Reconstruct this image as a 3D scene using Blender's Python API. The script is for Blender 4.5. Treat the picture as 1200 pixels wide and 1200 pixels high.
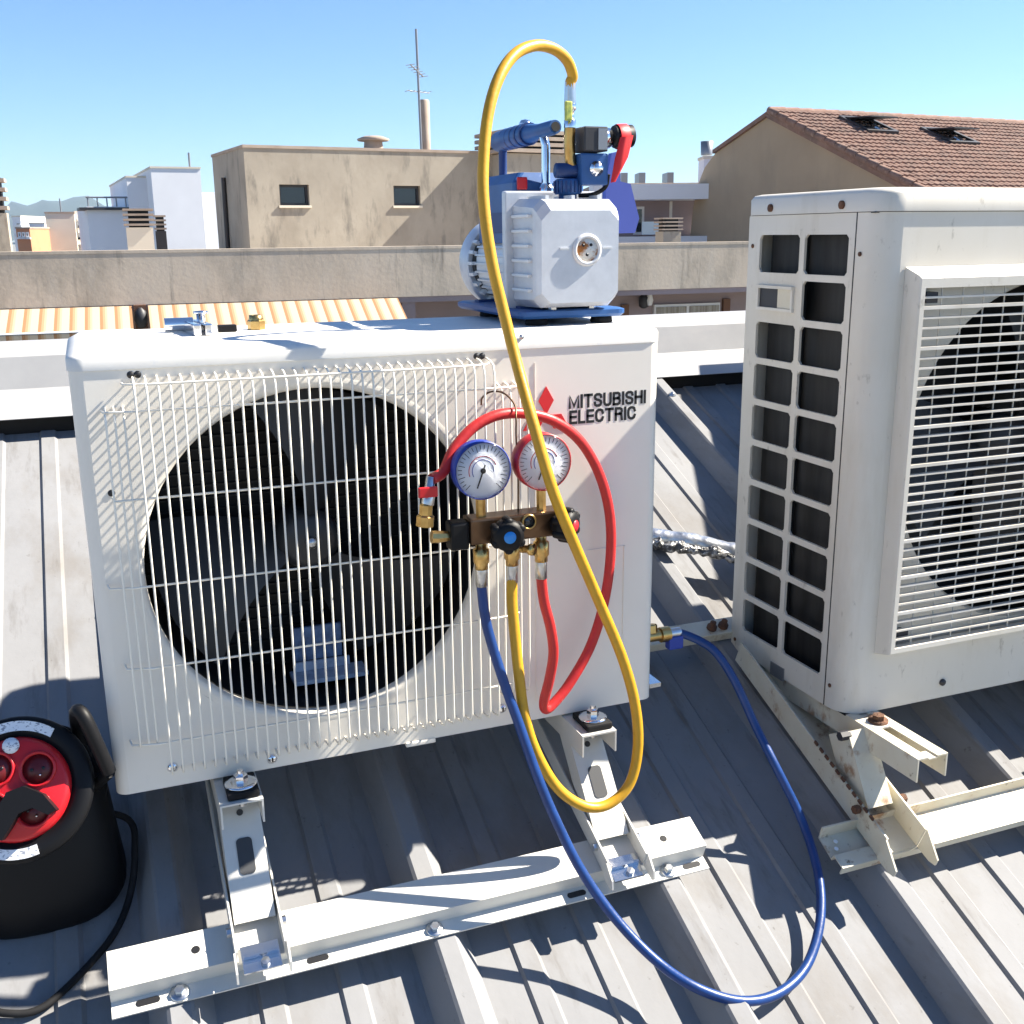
import bpy, bmesh, math, random
from mathutils import Vector, Matrix
random.seed(7)
for o in list(bpy.data.objects): bpy.data.objects.remove(o)
scene = bpy.context.scene
col = scene.collection
PI = math.pi

# ------------------------------------------------------------------ camera
CAM = Vector((0.0306, -1.3712, 0.7131))
YAW, PITCH, ROLL, FPX = math.radians(21.27), math.radians(14.625), math.radians(-0.625), 1247.37
fw = Vector((math.sin(YAW)*math.cos(PITCH), math.cos(YAW)*math.cos(PITCH), -math.sin(PITCH)))
r0 = Vector((math.cos(YAW), -math.sin(YAW), 0)); u0 = r0.cross(fw)
cr = r0*math.cos(ROLL)+u0*math.sin(ROLL); cu = -r0*math.sin(ROLL)+u0*math.cos(ROLL)
cam = bpy.data.cameras.new('camera'); camo = bpy.data.objects.new('camera', cam); col.objects.link(camo)
m = Matrix((cr, cu, -fw)).transposed().to_4x4(); m.translation = CAM
camo.matrix_world = m
cam.sensor_width = 36; cam.lens = 36*FPX/1200; cam.clip_start = .02; cam.clip_end = 20000
scene.camera = camo

# ------------------------------------------------------------------ sky, sun, exposure
SUN = Vector((1.0, -.12, .92)).normalized()          # towards the sun
EL = math.asin(SUN.z)
world = bpy.data.worlds.new('World'); scene.world = world; world.use_nodes = True
nt = world.node_tree
bgn = nt.nodes['Background']
sky = nt.nodes.new('ShaderNodeTexSky'); sky.sky_type = 'NISHITA'; sky.sun_disc = False
sky.sun_elevation = EL; sky.sun_rotation = math.atan2(SUN.x, SUN.y)
sky.altitude = 0; sky.air_density = 1.0; sky.dust_density = 0.; sky.ozone_density = 9
nt.links.new(sky.outputs[0], bgn.inputs[0]); bgn.inputs[1].default_value = .05
sl = bpy.data.lights.new('sun', 'SUN'); sl.energy = 5.0; sl.angle = math.radians(.55); sl.color = (1, .925, .80)
so = bpy.data.objects.new('sun', sl); col.objects.link(so)
so.rotation_euler = (-SUN).to_track_quat('-Z', 'Y').to_euler(); so.location = (3, -3, 6)
scene.view_settings.view_transform = 'Standard'; scene.view_settings.look = 'None'
scene.view_settings.exposure = 1.85; scene.view_settings.gamma = 1
scene.view_settings.use_curve_mapping = False

# ------------------------------------------------------------------ pixel -> world (1200 px photo)
def ray(px, py): return fw + cr*((px-600)/FPX) - cu*((py-600)/FPX)
def onX(px, py, X): d = ray(px, py); return CAM + d*((X-CAM.x)/d.x)
def onY(px, py, Y): d = ray(px, py); return CAM + d*((Y-CAM.y)/d.y)
def onZ(px, py, Z): d = ray(px, py); return CAM + d*((Z-CAM.z)/d.z)
BX = r0.copy(); BY = Vector((math.sin(YAW), math.cos(YAW), 0))
def W(u, v, z): return Vector((CAM.x, CAM.y, 0)) + BX*u + BY*v + Vector((0, 0, z))
def bg(px, py, v): d = ray(px, py); return CAM + d*(v/d.dot(BY))
def on_vert(px, py, P0, t):            # vertical plane through P0 with horizontal direction t
    n = Vector((-t.y, t.x, 0)); d = ray(px, py); return CAM + d*((P0-CAM).dot(n)/d.dot(n))
def on_plane(px, py, P0, n): d = ray(px, py); return CAM + d*((P0-CAM).dot(n)/d.dot(n))

# ------------------------------------------------------------------ materials
def lin(c): return tuple(((x+.055)/1.055)**2.4 if x > .04045 else x/12.92 for x in c)
MATS = {}
def mat(name, c1, c2=None, rough=.5, metal=0., scale=8., bump=0., bscale=None, detail=6., spec=.5, trans=0., stretch=(1, 1, 1), lo=.35, hi=.7, coat=0., ior=1.45, emit=None):
    mt = bpy.data.materials.new(name); mt.use_nodes = True; n = mt.node_tree; p = n.nodes['Principled BSDF']
    p.inputs['Base Color'].default_value = (*c1, 1); p.inputs['Roughness'].default_value = rough
    p.inputs['Metallic'].default_value = metal; p.inputs['Specular IOR Level'].default_value = spec
    p.inputs['Transmission Weight'].default_value = trans; p.inputs['Coat Weight'].default_value = coat; p.inputs['IOR'].default_value = ior
    if c2 is not None or bump:
        tc = n.nodes.new('ShaderNodeNewGeometry'); mp = n.nodes.new('ShaderNodeMapping'); mp.inputs['Scale'].default_value = stretch
        n.links.new(tc.outputs['Position'], mp.inputs[0])
    if c2 is not None:
        nz = n.nodes.new('ShaderNodeTexNoise'); nz.inputs['Scale'].default_value = scale; nz.inputs['Detail'].default_value = detail; nz.inputs['Roughness'].default_value = .6
        n.links.new(mp.outputs[0], nz.inputs['Vector'])
        rp = n.nodes.new('ShaderNodeValToRGB'); rp.color_ramp.elements[0].position = lo; rp.color_ramp.elements[1].position = hi
        rp.color_ramp.elements[0].color = (*c1, 1); rp.color_ramp.elements[1].color = (*c2, 1)
        n.links.new(nz.outputs['Fac'], rp.inputs[0]); n.links.new(rp.outputs[0], p.inputs['Base Color'])
    if bump:
        nb = n.nodes.new('ShaderNodeTexNoise'); nb.inputs['Scale'].default_value = bscale or scale*4; nb.inputs['Detail'].default_value = 5
        n.links.new(mp.outputs[0], nb.inputs['Vector'])
        b = n.nodes.new('ShaderNodeBump'); b.inputs['Strength'].default_value = bump; b.inputs['Distance'].default_value = .01
        n.links.new(nb.outputs['Fac'], b.inputs['Height']); n.links.new(b.outputs[0], p.inputs['Normal'])
    MATS[name] = mt; return mt
def overlay(mt, colr, scale, lo, hi, stretch=(1, 1, 1), fac=1.):   # a second noise layer: stains, grime, rust
    n = mt.node_tree; p = n.nodes['Principled BSDF']
    inp = p.inputs['Base Color']; src = inp.links[0].from_socket if inp.links else None
    tc = n.nodes.new('ShaderNodeNewGeometry'); mp = n.nodes.new('ShaderNodeMapping'); mp.inputs['Scale'].default_value = stretch
    n.links.new(tc.outputs['Position'], mp.inputs[0])
    nz = n.nodes.new('ShaderNodeTexNoise'); nz.inputs['Scale'].default_value = scale; nz.inputs['Detail'].default_value = 9; nz.inputs['Roughness'].default_value = .65
    n.links.new(mp.outputs[0], nz.inputs['Vector'])
    mr = n.nodes.new('ShaderNodeMapRange'); mr.inputs[1].default_value = lo; mr.inputs[2].default_value = hi; mr.inputs[4].default_value = fac
    n.links.new(nz.outputs['Fac'], mr.inputs[0])
    mx = n.nodes.new('ShaderNodeMix'); mx.data_type = 'RGBA'
    n.links.new(mr.outputs[0], mx.inputs[0])
    if src: n.links.new(src, mx.inputs[6])
    else: mx.inputs[6].default_value = inp.default_value
    mx.inputs[7].default_value = (*colr, 1)
    n.links.new(mx.outputs[2], inp); return mt

mat('unit_white', (.77, .725, .65), (.735, .69, .61), rough=.42, scale=5)
overlay(MATS['unit_white'], (.6, .58, .52), 40, .62, .85, (1, 1, .4), .25)
mat('lid_white', (.70, .68, .64), (.62, .61, .58), rough=.5, scale=9); overlay(MATS['lid_white'], (.42, .46, .56), 55, .58, .75, (1, 1, 1), .5)
mat('old_white', (.64, .605, .535), (.59, .55, .47), rough=.5, scale=4)
overlay(MATS['old_white'], (.42, .36, .26), 12, .52, .78, (1, 1, .18), .5); overlay(MATS['old_white'], (.20, .17, .13), 55, .62, .74, (1, 1, .5), .6)
mat('old_grille', (.66, .63, .57), (.54, .50, .43), rough=.5, scale=18)
mat('wire_white', (.80, .755, .66), rough=.4)
mat('steel_paint', (.58, .57, .53), (.52, .505, .465), rough=.4, scale=12, bump=.06)
mat('old_bracket', (.60, .57, .47), (.54, .48, .36), rough=.55, scale=14)
overlay(MATS['old_bracket'], (.24, .105, .035), 26, .56, .68, (1, 1, .7), .8); overlay(MATS['old_bracket'], (.09, .055, .03), 50, .63, .72, (1, 1, 1), .85)
mat('rust', (.16, .07, .035), (.07, .035, .02), rough=.8, scale=80, bump=.5)
mat('zinc', (.62, .63, .64), (.45, .46, .48), rough=.28, metal=1, scale=60)
mat('bright_zinc', (.7, .72, .74), rough=.18, metal=1)
mat('chrome', (.8, .8, .82), rough=.12, metal=1)
mat('brass', (.62, .42, .16), (.45, .28, .10), rough=.3, metal=1, scale=60)
mat('bronze', (.14, .085, .052), (.085, .052, .033), rough=.34, metal=.9, scale=30)
mat('black_plastic', (.006, .006, .007), rough=.5, spec=.25)
mat('black_rubber', (.008, .008, .009), (.016, .016, .017), rough=.75, scale=40, spec=.25)
mat('shroud_black', (.010, .011, .013), rough=.6)
mat('fan_grey', (.030, .031, .034), rough=.4)
mat('coil_edge', (.014, .0135, .013), rough=.5)
mat('sky_lit_plate', (.42, .50, .62), (.25, .31, .42), rough=.4, scale=60)  # blue-white tone stands in for sky light reflected inside the casing
mat('slot_grey', (.04, .042, .046), rough=.6)
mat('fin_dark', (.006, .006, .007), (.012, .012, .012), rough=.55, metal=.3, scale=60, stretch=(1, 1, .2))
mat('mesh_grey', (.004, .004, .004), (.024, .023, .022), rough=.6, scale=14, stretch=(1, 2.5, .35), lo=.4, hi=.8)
mat('inner_grey', (.35, .35, .34), (.22, .22, .22), rough=.5, scale=12)
mat('sky_lit_label', (.10, .19, .36), (.03, .06, .13), rough=.4, scale=70)  # bluish tone, same reflected sky light put into the colour
mat('emblem_red', (.62, .02, .025), rough=.4)
mat('print_black', (.012, .012, .014), rough=.4)
mat('yellow_hose', (.53, .285, .014), (.46, .24, .012), rough=.42, scale=30, bump=.05); overlay(MATS['yellow_hose'], (.30, .17, .03), 45, .6, .75, (1, 1, 1), .5)
mat('red_hose', (.47, .022, .022), (.40, .018, .018), rough=.42, scale=30, bump=.05)
mat('blue_hose', (.006, .040, .175), (.005, .030, .13), rough=.4, scale=30, bump=.05)
mat('gauge_blue', (.012, .04, .28), rough=.4); mat('gauge_red', (.45, .02, .03), rough=.4)
mat('gauge_face', (.78, .80, .84), rough=.4)
mat('clear_plastic', (.92, .93, .96), rough=.03, trans=1., ior=1.3)
mat('knob_blue', (.02, .22, .62), rough=.4)
mat('pump_silver', (.60, .62, .66), (.52, .54, .58), rough=.36, metal=.3, scale=40, bump=.012, bscale=300)
mat('pump_fin', (.66, .67, .68), rough=.4, metal=.2)
mat('pump_blue', (.028, .10, .29), (.02, .075, .22), rough=.42, scale=25)
mat('pump_dark_blue', (.012, .04, .15), rough=.45)
mat('violet_blue', (.07, .10, .38), rough=.45)
mat('sight_oil', (.40, .15, .03), (.75, .72, .65), rough=.15, scale=60, lo=.45, hi=.55)
mat('red_plastic', (.50, .012, .018), rough=.32); mat('red_strap', (.62, .02, .025), rough=.5)
mat('yellow_label', (.62, .62, .12), (.2, .3, .08), rough=.45, scale=150)
mat('paper_white', (.75, .77, .8), (.25, .27, .32), rough=.5, scale=190, lo=.55, hi=.62, stretch=(1, 1, 2))
mat('foil', (.78, .79, .8), (.30, .31, .33), rough=.3, metal=.9, scale=40, bump=.35, bscale=40)
mat('foil_dark', (.09, .09, .09), (.5, .5, .5), rough=.35, metal=.6, scale=90, bump=1., bscale=90, lo=.5, hi=.62)

roof_m = mat('roof_paint', (.215, .218, .226), (.18, .182, .188), rough=.72, spec=.25, scale=3, bump=.05, bscale=60)
overlay(roof_m, (.265, .265, .268), 2.2, .5, .75, (1, .3, 1), .5); overlay(roof_m, (.135, .118, .098), 7, .49, .74, (1, .35, 1), .65)
overlay(roof_m, (.08, .07, .06), 26, .56, .70, (1, .12, .4), .45); overlay(roof_m, (.06, .055, .048), 70, .64, .74, (1, .8, 1), .6); overlay(roof_m, (.26, .25, .235), 110, .66, .74, (1, 1, 1), .5)
mat('flashing', (.34, .34, .34), (.28, .28, .285), rough=.4, scale=5, bump=.03); overlay(MATS['flashing'], (.42, .38, .36), 9, .55, .8, (.4, 1, 1), .4)
mat('foam_black', (.01, .01, .01), rough=.9)
conc = mat('concrete', (.58, .49, .39), (.48, .405, .32), rough=.85, scale=.7, bump=.25, bscale=14); overlay(conc, (.26, .23, .19), 1.4, .48, .72, (1, 1, .5), .75); overlay(conc, (.56, .50, .42), 3, .52, .7, (1, 1, .3), .5); overlay(conc, (.16, .145, .125), 5, .58, .72, (1, 1, .12), .6)
conc2 = mat('render_beige', (.36, .325, .27), (.29, .26, .215), rough=.85, scale=.8, bump=.2, bscale=10); overlay(conc2, (.24, .21, .17), 1.3, .48, .72, (1, 1, .6), .75); overlay(conc2, (.12, .112, .10), 3.2, .54, .70, (1, 1, .3), .75); overlay(conc2, (.25, .13, .06), 2.2, .64, .74, (1, 1, .10), .7)
gab = mat('gable_render', (.36, .285, .20), (.30, .235, .165), rough=.9, scale=.5, bump=.2, bscale=8); overlay(gab, (.15, .14, .12), .9, .55, .8, (1, 1, .3), .5)
mat('tile', (.185, .105, .08), (.25, .155, .12), rough=.9, scale=5, bump=.2); overlay(MATS['tile'], (.11, .08, .07), 1.6, .45, .7, (1, 1, 1), .75); overlay(MATS['tile'], (.38, .27, .21), 7, .57, .7, (1, 1, 1), .7); overlay(MATS['tile'], (.09, .085, .06), 14, .6, .7, (1, 1, 1), .7)
mat('white_render', (.74, .75, .78), (.68, .69, .72), rough=.8, scale=.5)
mat('cream_render', (.66, .60, .50), (.58, .53, .44), rough=.85, scale=.6)
mat('orange_render', (.52, .24, .13), (.45, .2, .11), rough=.85, scale=.6)
mat('mauve_wall', (.30, .24, .245), (.25, .20, .20), rough=.85, scale=.7)
mat('dark_metal', (.03, .03, .035), rough=.5); mat('grey_metal', (.25, .26, .28), rough=.4, metal=.6)
mat('dark_glass', (.012, .018, .028), rough=.08, spec=.8)
mat('wood_brown', (.14, .065, .035), rough=.6)
mat('curtain', (.52, .46, .38), (.33, .27, .21), rough=.8, scale=3, stretch=(6, 6, .05), lo=.4, hi=.6)
mat('frame_white', (.72, .72, .72), rough=.5)
mat('terracotta', (.36, .30, .25), (.28, .22, .18), rough=.9, scale=3)
mat('forest', (.030, .042, .032), (.04, .052, .04), rough=1, scale=.012)
mat('ground_mat', (.20, .19, .17), (.12, .12, .10), rough=.95, scale=.02)
mat('mid_green', (.05, .08, .035), rough=1)
def stripes(name, origin, t, pitch):
    mt = bpy.data.materials.new(name); mt.use_nodes = True; n = mt.node_tree; p = n.nodes['Principled BSDF']; p.inputs['Roughness'].default_value = .85
    g = n.nodes.new('ShaderNodeNewGeometry'); s = n.nodes.new('ShaderNodeVectorMath'); s.operation = 'SUBTRACT'; s.inputs[1].default_value = origin
    d = n.nodes.new('ShaderNodeVectorMath'); d.operation = 'DOT_PRODUCT'; d.inputs[1].default_value = t
    a = n.nodes.new('ShaderNodeMath'); a.operation = 'MULTIPLY'; a.inputs[1].default_value = 1/pitch
    fr = n.nodes.new('ShaderNodeMath'); fr.operation = 'FRACT'
    rp = n.nodes.new('ShaderNodeValToRGB'); rp.color_ramp.interpolation = 'CONSTANT'
    e = rp.color_ramp.elements; e[0].position = 0; e[0].color = (.36, .31, .24, 1); e[1].position = .50; e[1].color = (.25, .13, .06, 1)
    x = e.new(.70); x.color = (.31, .20, .11, 1); x = e.new(.86); x.color = (.34, .265, .18, 1)
    n.links.new(g.outputs['Position'], s.inputs[0]); n.links.new(s.outputs[0], d.inputs[0]); n.links.new(d.outputs['Value'], a.inputs[0]); n.links.new(a.outputs[0], fr.inputs[0]); n.links.new(fr.outputs[0], rp.inputs[0]); n.links.new(rp.outputs[0], p.inputs['Base Color'])
    MATS[name] = mt; return mt

# ------------------------------------------------------------------ mesh building
class Fr:                                                # local frame
    def __init__(s, o=(0, 0, 0), x=(1, 0, 0), y=(0, 1, 0), z=(0, 0, 1)):
        s.o = Vector(o); s.x = Vector(x); s.y = Vector(y); s.z = Vector(z)
    def __call__(s, p): return s.o + s.x*p[0] + s.y*p[1] + s.z*p[2]
ID = Fr()
class MB:
    def __init__(s): s.v = []; s.f = []; s.sm = []
    def add(s, vs, fs, smooth=False):
        b = len(s.v); s.v += [Vector(v) for v in vs]; s.f += [tuple(i+b for i in f) for f in fs]; s.sm += [smooth]*len(fs); return s
    def box(s, lo, hi, fr=ID, bev=0.):
        x0, y0, z0 = lo; x1, y1, z1 = hi
        if bev <= 0:
            vs = [fr(p) for p in ((x0, y0, z0), (x1, y0, z0), (x1, y1, z0), (x0, y1, z0), (x0, y0, z1), (x1, y0, z1), (x1, y1, z1), (x0, y1, z1))]
            return s.add(vs, [(0, 3, 2, 1), (4, 5, 6, 7), (0, 1, 5, 4), (1, 2, 6, 5), (2, 3, 7, 6), (3, 0, 4, 7)])
        bm = bmesh.new(); bmesh.ops.create_cube(bm, size=1)
        for v in bm.verts: v.co = Vector(((x0+x1)/2+v.co.x*(x1-x0), (y0+y1)/2+v.co.y*(y1-y0), (z0+z1)/2+v.co.z*(z1-z0)))
        bmesh.ops.bevel(bm, geom=bm.edges[:], offset=bev, segments=2, affect='EDGES', profile=.6)
        bm.verts.index_update(); s.add([fr(v.co) for v in bm.verts], [[v.index for v in f.verts] for f in bm.faces]); bm.free(); return s
    def rings(s, rs, smooth=True, cap=True, closed=True):
        n = len(rs[0]); vs = [p for r in rs for p in r]; fs = []
        for i in range(len(rs)-1):
            for j in range(n if closed else n-1):
                k = (j+1) % n; fs.append((i*n+j, i*n+k, (i+1)*n+k, (i+1)*n+j))
        s.add(vs, fs, smooth)
        if cap: s.add(rs[0], [tuple(range(n))[::-1]]); s.add(rs[-1], [tuple(range(n))])
        return s
    def tube(s, pts, r, seg=10, smooth=True, cap=True, closed=False):
        pts = [Vector(p) for p in pts]; rr = r if isinstance(r, (list, tuple)) else [r]*len(pts); rs = []; up = None; N = len(pts)
        for i, p in enumerate(pts):
            t = (pts[(i+1) % N]-pts[i-1]) if closed else (pts[min(i+1, N-1)]-pts[max(i-1, 0)])
            t.normalize()
            if up is None: up = t.orthogonal().normalized()
            up = (up - t*up.dot(t)).normalized(); w = t.cross(up)
            rs.append([p + (up*math.cos(a)+w*math.sin(a))*rr[i] for a in (2*PI*k/seg for k in range(seg))])
        if closed: rs.append(rs[0])
        return s.rings(rs, smooth, cap and not closed)
    def lathe(s, prof, o, axis, seg=32, smooth=True, cap=True, a0=0):   # prof: (radius, along)
        ax = Vector(axis).normalized(); e1 = ax.orthogonal().normalized(); e2 = ax.cross(e1); o = Vector(o)
        rs = [[o + ax*h + (e1*math.cos(a)+e2*math.sin(a))*max(r, 1e-5) for a in (a0+2*PI*k/seg for k in range(seg))] for r, h in prof]
        return s.rings(rs, smooth, cap)
    def prism(s, poly, d0, d1, fr=ID, smooth=False):    # poly in local xy, extruded along local z
        a = [fr((p[0], p[1], d0)) for p in poly]; b = [fr((p[0], p[1], d1)) for p in poly]; n = len(poly)
        s.add(a, [tuple(range(n))[::-1]]); s.add(b, [tuple(range(n))])
        return s.add(a+b, [(i, (i+1) % n, n+(i+1) % n, n+i) for i in range(n)], smooth)
    def strip(s, prof, d0, d1, th, fr=ID):               # folded sheet: open profile in local xy, thickness th, extruded along z
        P = [Vector((p[0], p[1])) for p in prof]; N = len(P); off = []
        for i in range(N):
            a = (P[i]-P[i-1]).normalized() if i else None; b = (P[i+1]-P[i]).normalized() if i < N-1 else None
            na = Vector((-a.y, a.x)) if a else None; nb = Vector((-b.y, b.x)) if b else None
            if na is None: nn = nb
            elif nb is None: nn = na
            else: nn = (na+nb); nn = nn/max(.3, nn.dot(na))
            off.append(P[i]+nn*th)
        return s.prism_quads(P, off, d0, d1, fr)
    def prism_quads(s, P, Q, d0, d1, fr):
        n = len(P); vs = [fr((p[0], p[1], d)) for d in (d0, d1) for p in P] + [fr((q[0], q[1], d)) for d in (d0, d1) for q in Q]
        fs = []
        for i in range(n-1):
            fs += [(i, i+1, n+i+1, n+i), (2*n+i+1, 2*n+i, 3*n+i, 3*n+i+1), (i+1, i, 2*n+i, 2*n+i+1), (n+i, n+i+1, 3*n+i+1, 3*n+i)]
        fs += [(0, n, 3*n, 2*n), (n-1, 3*n-1, 4*n-1, 2*n-1)]
        return s.add(vs, fs)
    def mesh(s, name, origin):
        o = Vector(origin); me = bpy.data.meshes.new(name); me.from_pydata([v-o for v in s.v], [], s.f)
        for p, q in zip(me.polygons, s.sm): p.use_smooth = q
        bm = bmesh.new(); bm.from_mesh(me); bmesh.ops.recalc_face_normals(bm, faces=bm.faces[:]); bm.to_mesh(me); bm.free()
        return me
    def build(s, name, material, parent=None, origin=None, label=None, kind=None):
        if parent is not None: o = Vector(parent['org'])
        elif origin is not None: o = Vector(origin)
        else: o = Vector((0, 0, 0))
        me = s.mesh(name, o); me.materials.append(MATS[material] if isinstance(material, str) else material)
        ob = bpy.data.objects.new(name, me); col.objects.link(ob); ob['org'] = tuple(o)
        if parent is not None: ob.parent = parent
        else: ob.location = o
        if label: ob['label'] = label
        if kind: ob['kind'] = kind
        return ob
def tag(o, label, cat, group=None):
    o['label'] = label; o['category'] = cat
    if group: o['group'] = group
    return o
def thing(name, label, cat, loc, group=None):
    o = bpy.data.objects.new(name, None); col.objects.link(o); o.location = loc; o['org'] = tuple(loc); o.empty_display_size = .05
    return tag(o, label, cat, group)
def struct(o): o['kind'] = 'structure'; return o
def inst(src, parent, d):                                # another piece with the same mesh, shifted by d
    c = src.copy(); col.objects.link(c); c.parent = parent; c.location = src.location + Vector(d); return c
def copy_tree(o, parent=None):
    c = o.copy(); col.objects.link(c); c.parent = parent
    for ch in list(o.children): copy_tree(ch, c)
    return c
def crom(pts, n=10):
    P = [Vector(p) for p in pts]; out = []
    P = [P[0]*2-P[1]] + P + [P[-1]*2-P[-2]]
    for i in range(1, len(P)-2):
        a, b, c, d = P[i-1:i+3]
        for k in range(n):
            t = k/n; out.append(.5*((2*b)+(c-a)*t+(2*a-5*b+4*c-d)*t*t+(3*b-a-3*c+d)*t**3))
    return out+[P[-2]]
def rrect(x0, x1, y0, y1, rad, z, seg=5, out=0.):
    rads = rad if isinstance(rad, (list, tuple)) else [rad]*4   # order: (x0,y0) (x1,y0) (x1,y1) (x0,y1)
    x0 -= out; x1 += out; y0 -= out; y1 += out; pts = []
    for (cx, cy, a), r in zip(((x0, y0, PI), (x1, y0, 1.5*PI), (x1, y1, 0), (x0, y1, .5*PI)), rads):
        r = max(r+out, .0005); ox = cx + (r if cx == x0 else -r); oy = cy + (r if cy == y0 else -r)
        for k in range(seg+1):
            t = a + .5*PI*k/seg; pts.append(Vector((ox+r*math.cos(t), oy+r*math.sin(t), z)))
    return pts
def plate_hole(mb, x0, x1, z0, z1, cx, cz, r, y, seg=72):   # rectangle in XZ at y with a round hole
    ang = sorted(set([2*PI*k/seg for k in range(seg)] + [math.atan2(b-cz, a-cx) % (2*PI) for a in (x0, x1) for b in (z0, z1)]))
    inn = []; out = []
    for a in ang:
        c, s = math.cos(a), math.sin(a); t = 1e9
        if c > 1e-9: t = min(t, (x1-cx)/c)
        if c < -1e-9: t = min(t, (x0-cx)/c)
        if s > 1e-9: t = min(t, (z1-cz)/s)
        if s < -1e-9: t = min(t, (z0-cz)/s)
        inn.append((cx+r*c, y, cz+r*s)); out.append((cx+t*c, y, cz+t*s))
    n = len(ang); mb.add(inn+out, [(i, (i+1) % n, n+(i+1) % n, n+i) for i in range(n)])
GLYPH = {'M': (.86, [[(0, 0), (0, 1), (.43, .06), (.86, 1), (.86, 0)]]), 'I': (0, [[(0, 0), (0, 1)]]), 'T': (.68, [[(0, 1), (.68, 1)], [(.34, 1), (.34, 0)]]),
 'S': (.64, [[(.63, .77), (.58, .93), (.45, 1), (.2, 1), (.05, .92), (0, .76), (.05, .62), (.2, .54), (.45, .47), (.6, .38), (.64, .24), (.58, .07), (.44, 0), (.18, 0), (.04, .08), (0, .24)]]),
 'U': (.64, [[(0, 1), (0, .25), (.06, .08), (.2, 0), (.44, 0), (.58, .08), (.64, .25), (.64, 1)]]),
 'B': (.64, [[(0, 0), (0, 1), (.42, 1), (.55, .94), (.6, .77), (.55, .6), (.42, .53), (0, .53)], [(.42, .53), (.59, .46), (.64, .27), (.59, .07), (.42, 0), (0, 0)]]),
 'H': (.64, [[(0, 0), (0, 1)], [(.64, 0), (.64, 1)], [(0, .52), (.64, .52)]]), 'E': (.56, [[(.56, 1), (0, 1), (0, 0), (.56, 0)], [(0, .52), (.52, .52)]]), 'L': (.5, [[(0, 1), (0, 0), (.5, 0)]]),
 'C': (.68, [[(.67, .72), (.6, .92), (.43, 1), (.25, 1), (.07, .9), (0, .68), (0, .32), (.07, .1), (.25, 0), (.43, 0), (.6, .08), (.67, .28)]]),
 'R': (.64, [[(0, 0), (0, 1), (.42, 1), (.57, .93), (.62, .75), (.57, .57), (.42, .5), (0, .5)], [(.42, .5), (.58, .42), (.63, 0)]])}
def lettering(body, x0, x1, zt, zb, parent, th=.0039, gap=.34):
    tot = sum(GLYPH[c][0] for c in body)+gap*(len(body)-1); sx = (x1-x0-th)/tot; sz = zt-zb-th; x = x0+th/2
    for ch in body:
        w_, lines = GLYPH[ch]; mb = MB()
        for ln in lines:
            P = [Vector((x+p[0]*sx, zb+th/2+p[1]*sz)) for p in ln]; N = len(P); A = []; B = []
            for i in range(N):
                d1 = (P[i]-P[i-1]).normalized() if i else None; d2 = (P[i+1]-P[i]).normalized() if i < N-1 else None
                n1 = Vector((-d1.y, d1.x)) if d1 else None; n2 = Vector((-d2.y, d2.x)) if d2 else None
                nn = n2 if n1 is None else n1 if n2 is None else (n1+n2)
                if n1 and n2: nn = nn/max(.45, nn.dot(n1))
                ext = (-d2*th*.5 if i == 0 else d1*th*.5 if i == N-1 else Vector((0, 0)))
                A.append(P[i]+ext+nn*th/2); B.append(P[i]+ext-nn*th/2)
            mb.prism_quads(A, B, -.00035, -.0002, Fr((0, 0, 0), (1, 0, 0), (0, 0, 1), (0, 1, 0)))
        mb.build('letter', 'print_black', parent)
        x += (w_+gap)*sx

# ================================================================== THE ROOF WE STAND ON
SL = math.tan(math.radians(22.4)); Z0 = -.154            # plane of the rib tops: z = Z0 + SL*y
def zr(y, n=0.): return Z0 + SL*y + n
def on_roof(px, py, dz=0.):
    d = ray(px, py); return CAM + d*((Z0+dz+SL*CAM.y-CAM.z)/(d.z-SL*d.y))
ca, sa = math.cos(math.radians(22.4)), math.sin(math.radians(22.4))
RF = lambda x=0, y=0: Fr((x, y, zr(y)), (1, 0, 0), (0, ca, sa), (0, -sa, ca))   # x across, y up the slope, z off the sheet
roof = struct(MB().box((-3.2, -3.4, -.35), (5.6, 1.25/ca, -.12), RF()).build('roof', 'roof_paint', origin=(1, 0, -.5)))
PER = .35; HR = .046; Y0s, Y1s = -3.4, 1.20/ca
def rib_profile(x0):                                      # one period, starting at the rib
    return [(x0-.024, -HR), (x0-.002, -.003), (x0+.002, 0), (x0+.026, 0), (x0+.030, -.003), (x0+.056, -HR),
            (x0+.111, -HR), (x0+.115, -HR+.005), (x0+.141, -HR+.005), (x0+.147, -HR),
            (x0+.216, -HR), (x0+.220, -HR+.005), (x0+.246, -HR+.005), (x0+.252, -HR)]
for k in range(-3, 5):                                    # each sheet is three ribs wide
    prof = []
    for q in range(3): prof += rib_profile(.385+PER*(3*k+q-3))
    prof += [(prof[-1][0]+.074, -HR)]
    if prof[-1][0] < -2.2 or prof[0][0] > 4.9: continue
    lift = .0
    fr = Fr((0, 0, Z0), (1, 0, 0), (0, -sa, ca), (0, ca, sa))
    MB().strip(prof, Y0s, Y1s, .0012, fr).build('roof_sheet', roof_m, roof)
sc0 = None
for yy in (1.09, .60, -.62, -1.3):
    for k in range(-5, 12):
        x = .385+PER*k+.013
        if not -2 < x < 4.4: continue
        if sc0 is None:
            o_ = RF()((x, yy/ca, .0012)); mbs = MB().lathe([(.010, 0), (.010, .002), (.0055, .003), (.0055, .007), (.004, .008), (0, .008)], o_, (0, -sa, ca), 10); sc0 = mbs.build('roof_screw', 'zinc', roof); org_ = (x, yy)
        else: inst(sc0, roof, (x-org_[0], yy-org_[1], SL*(yy-org_[1])))
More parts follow.
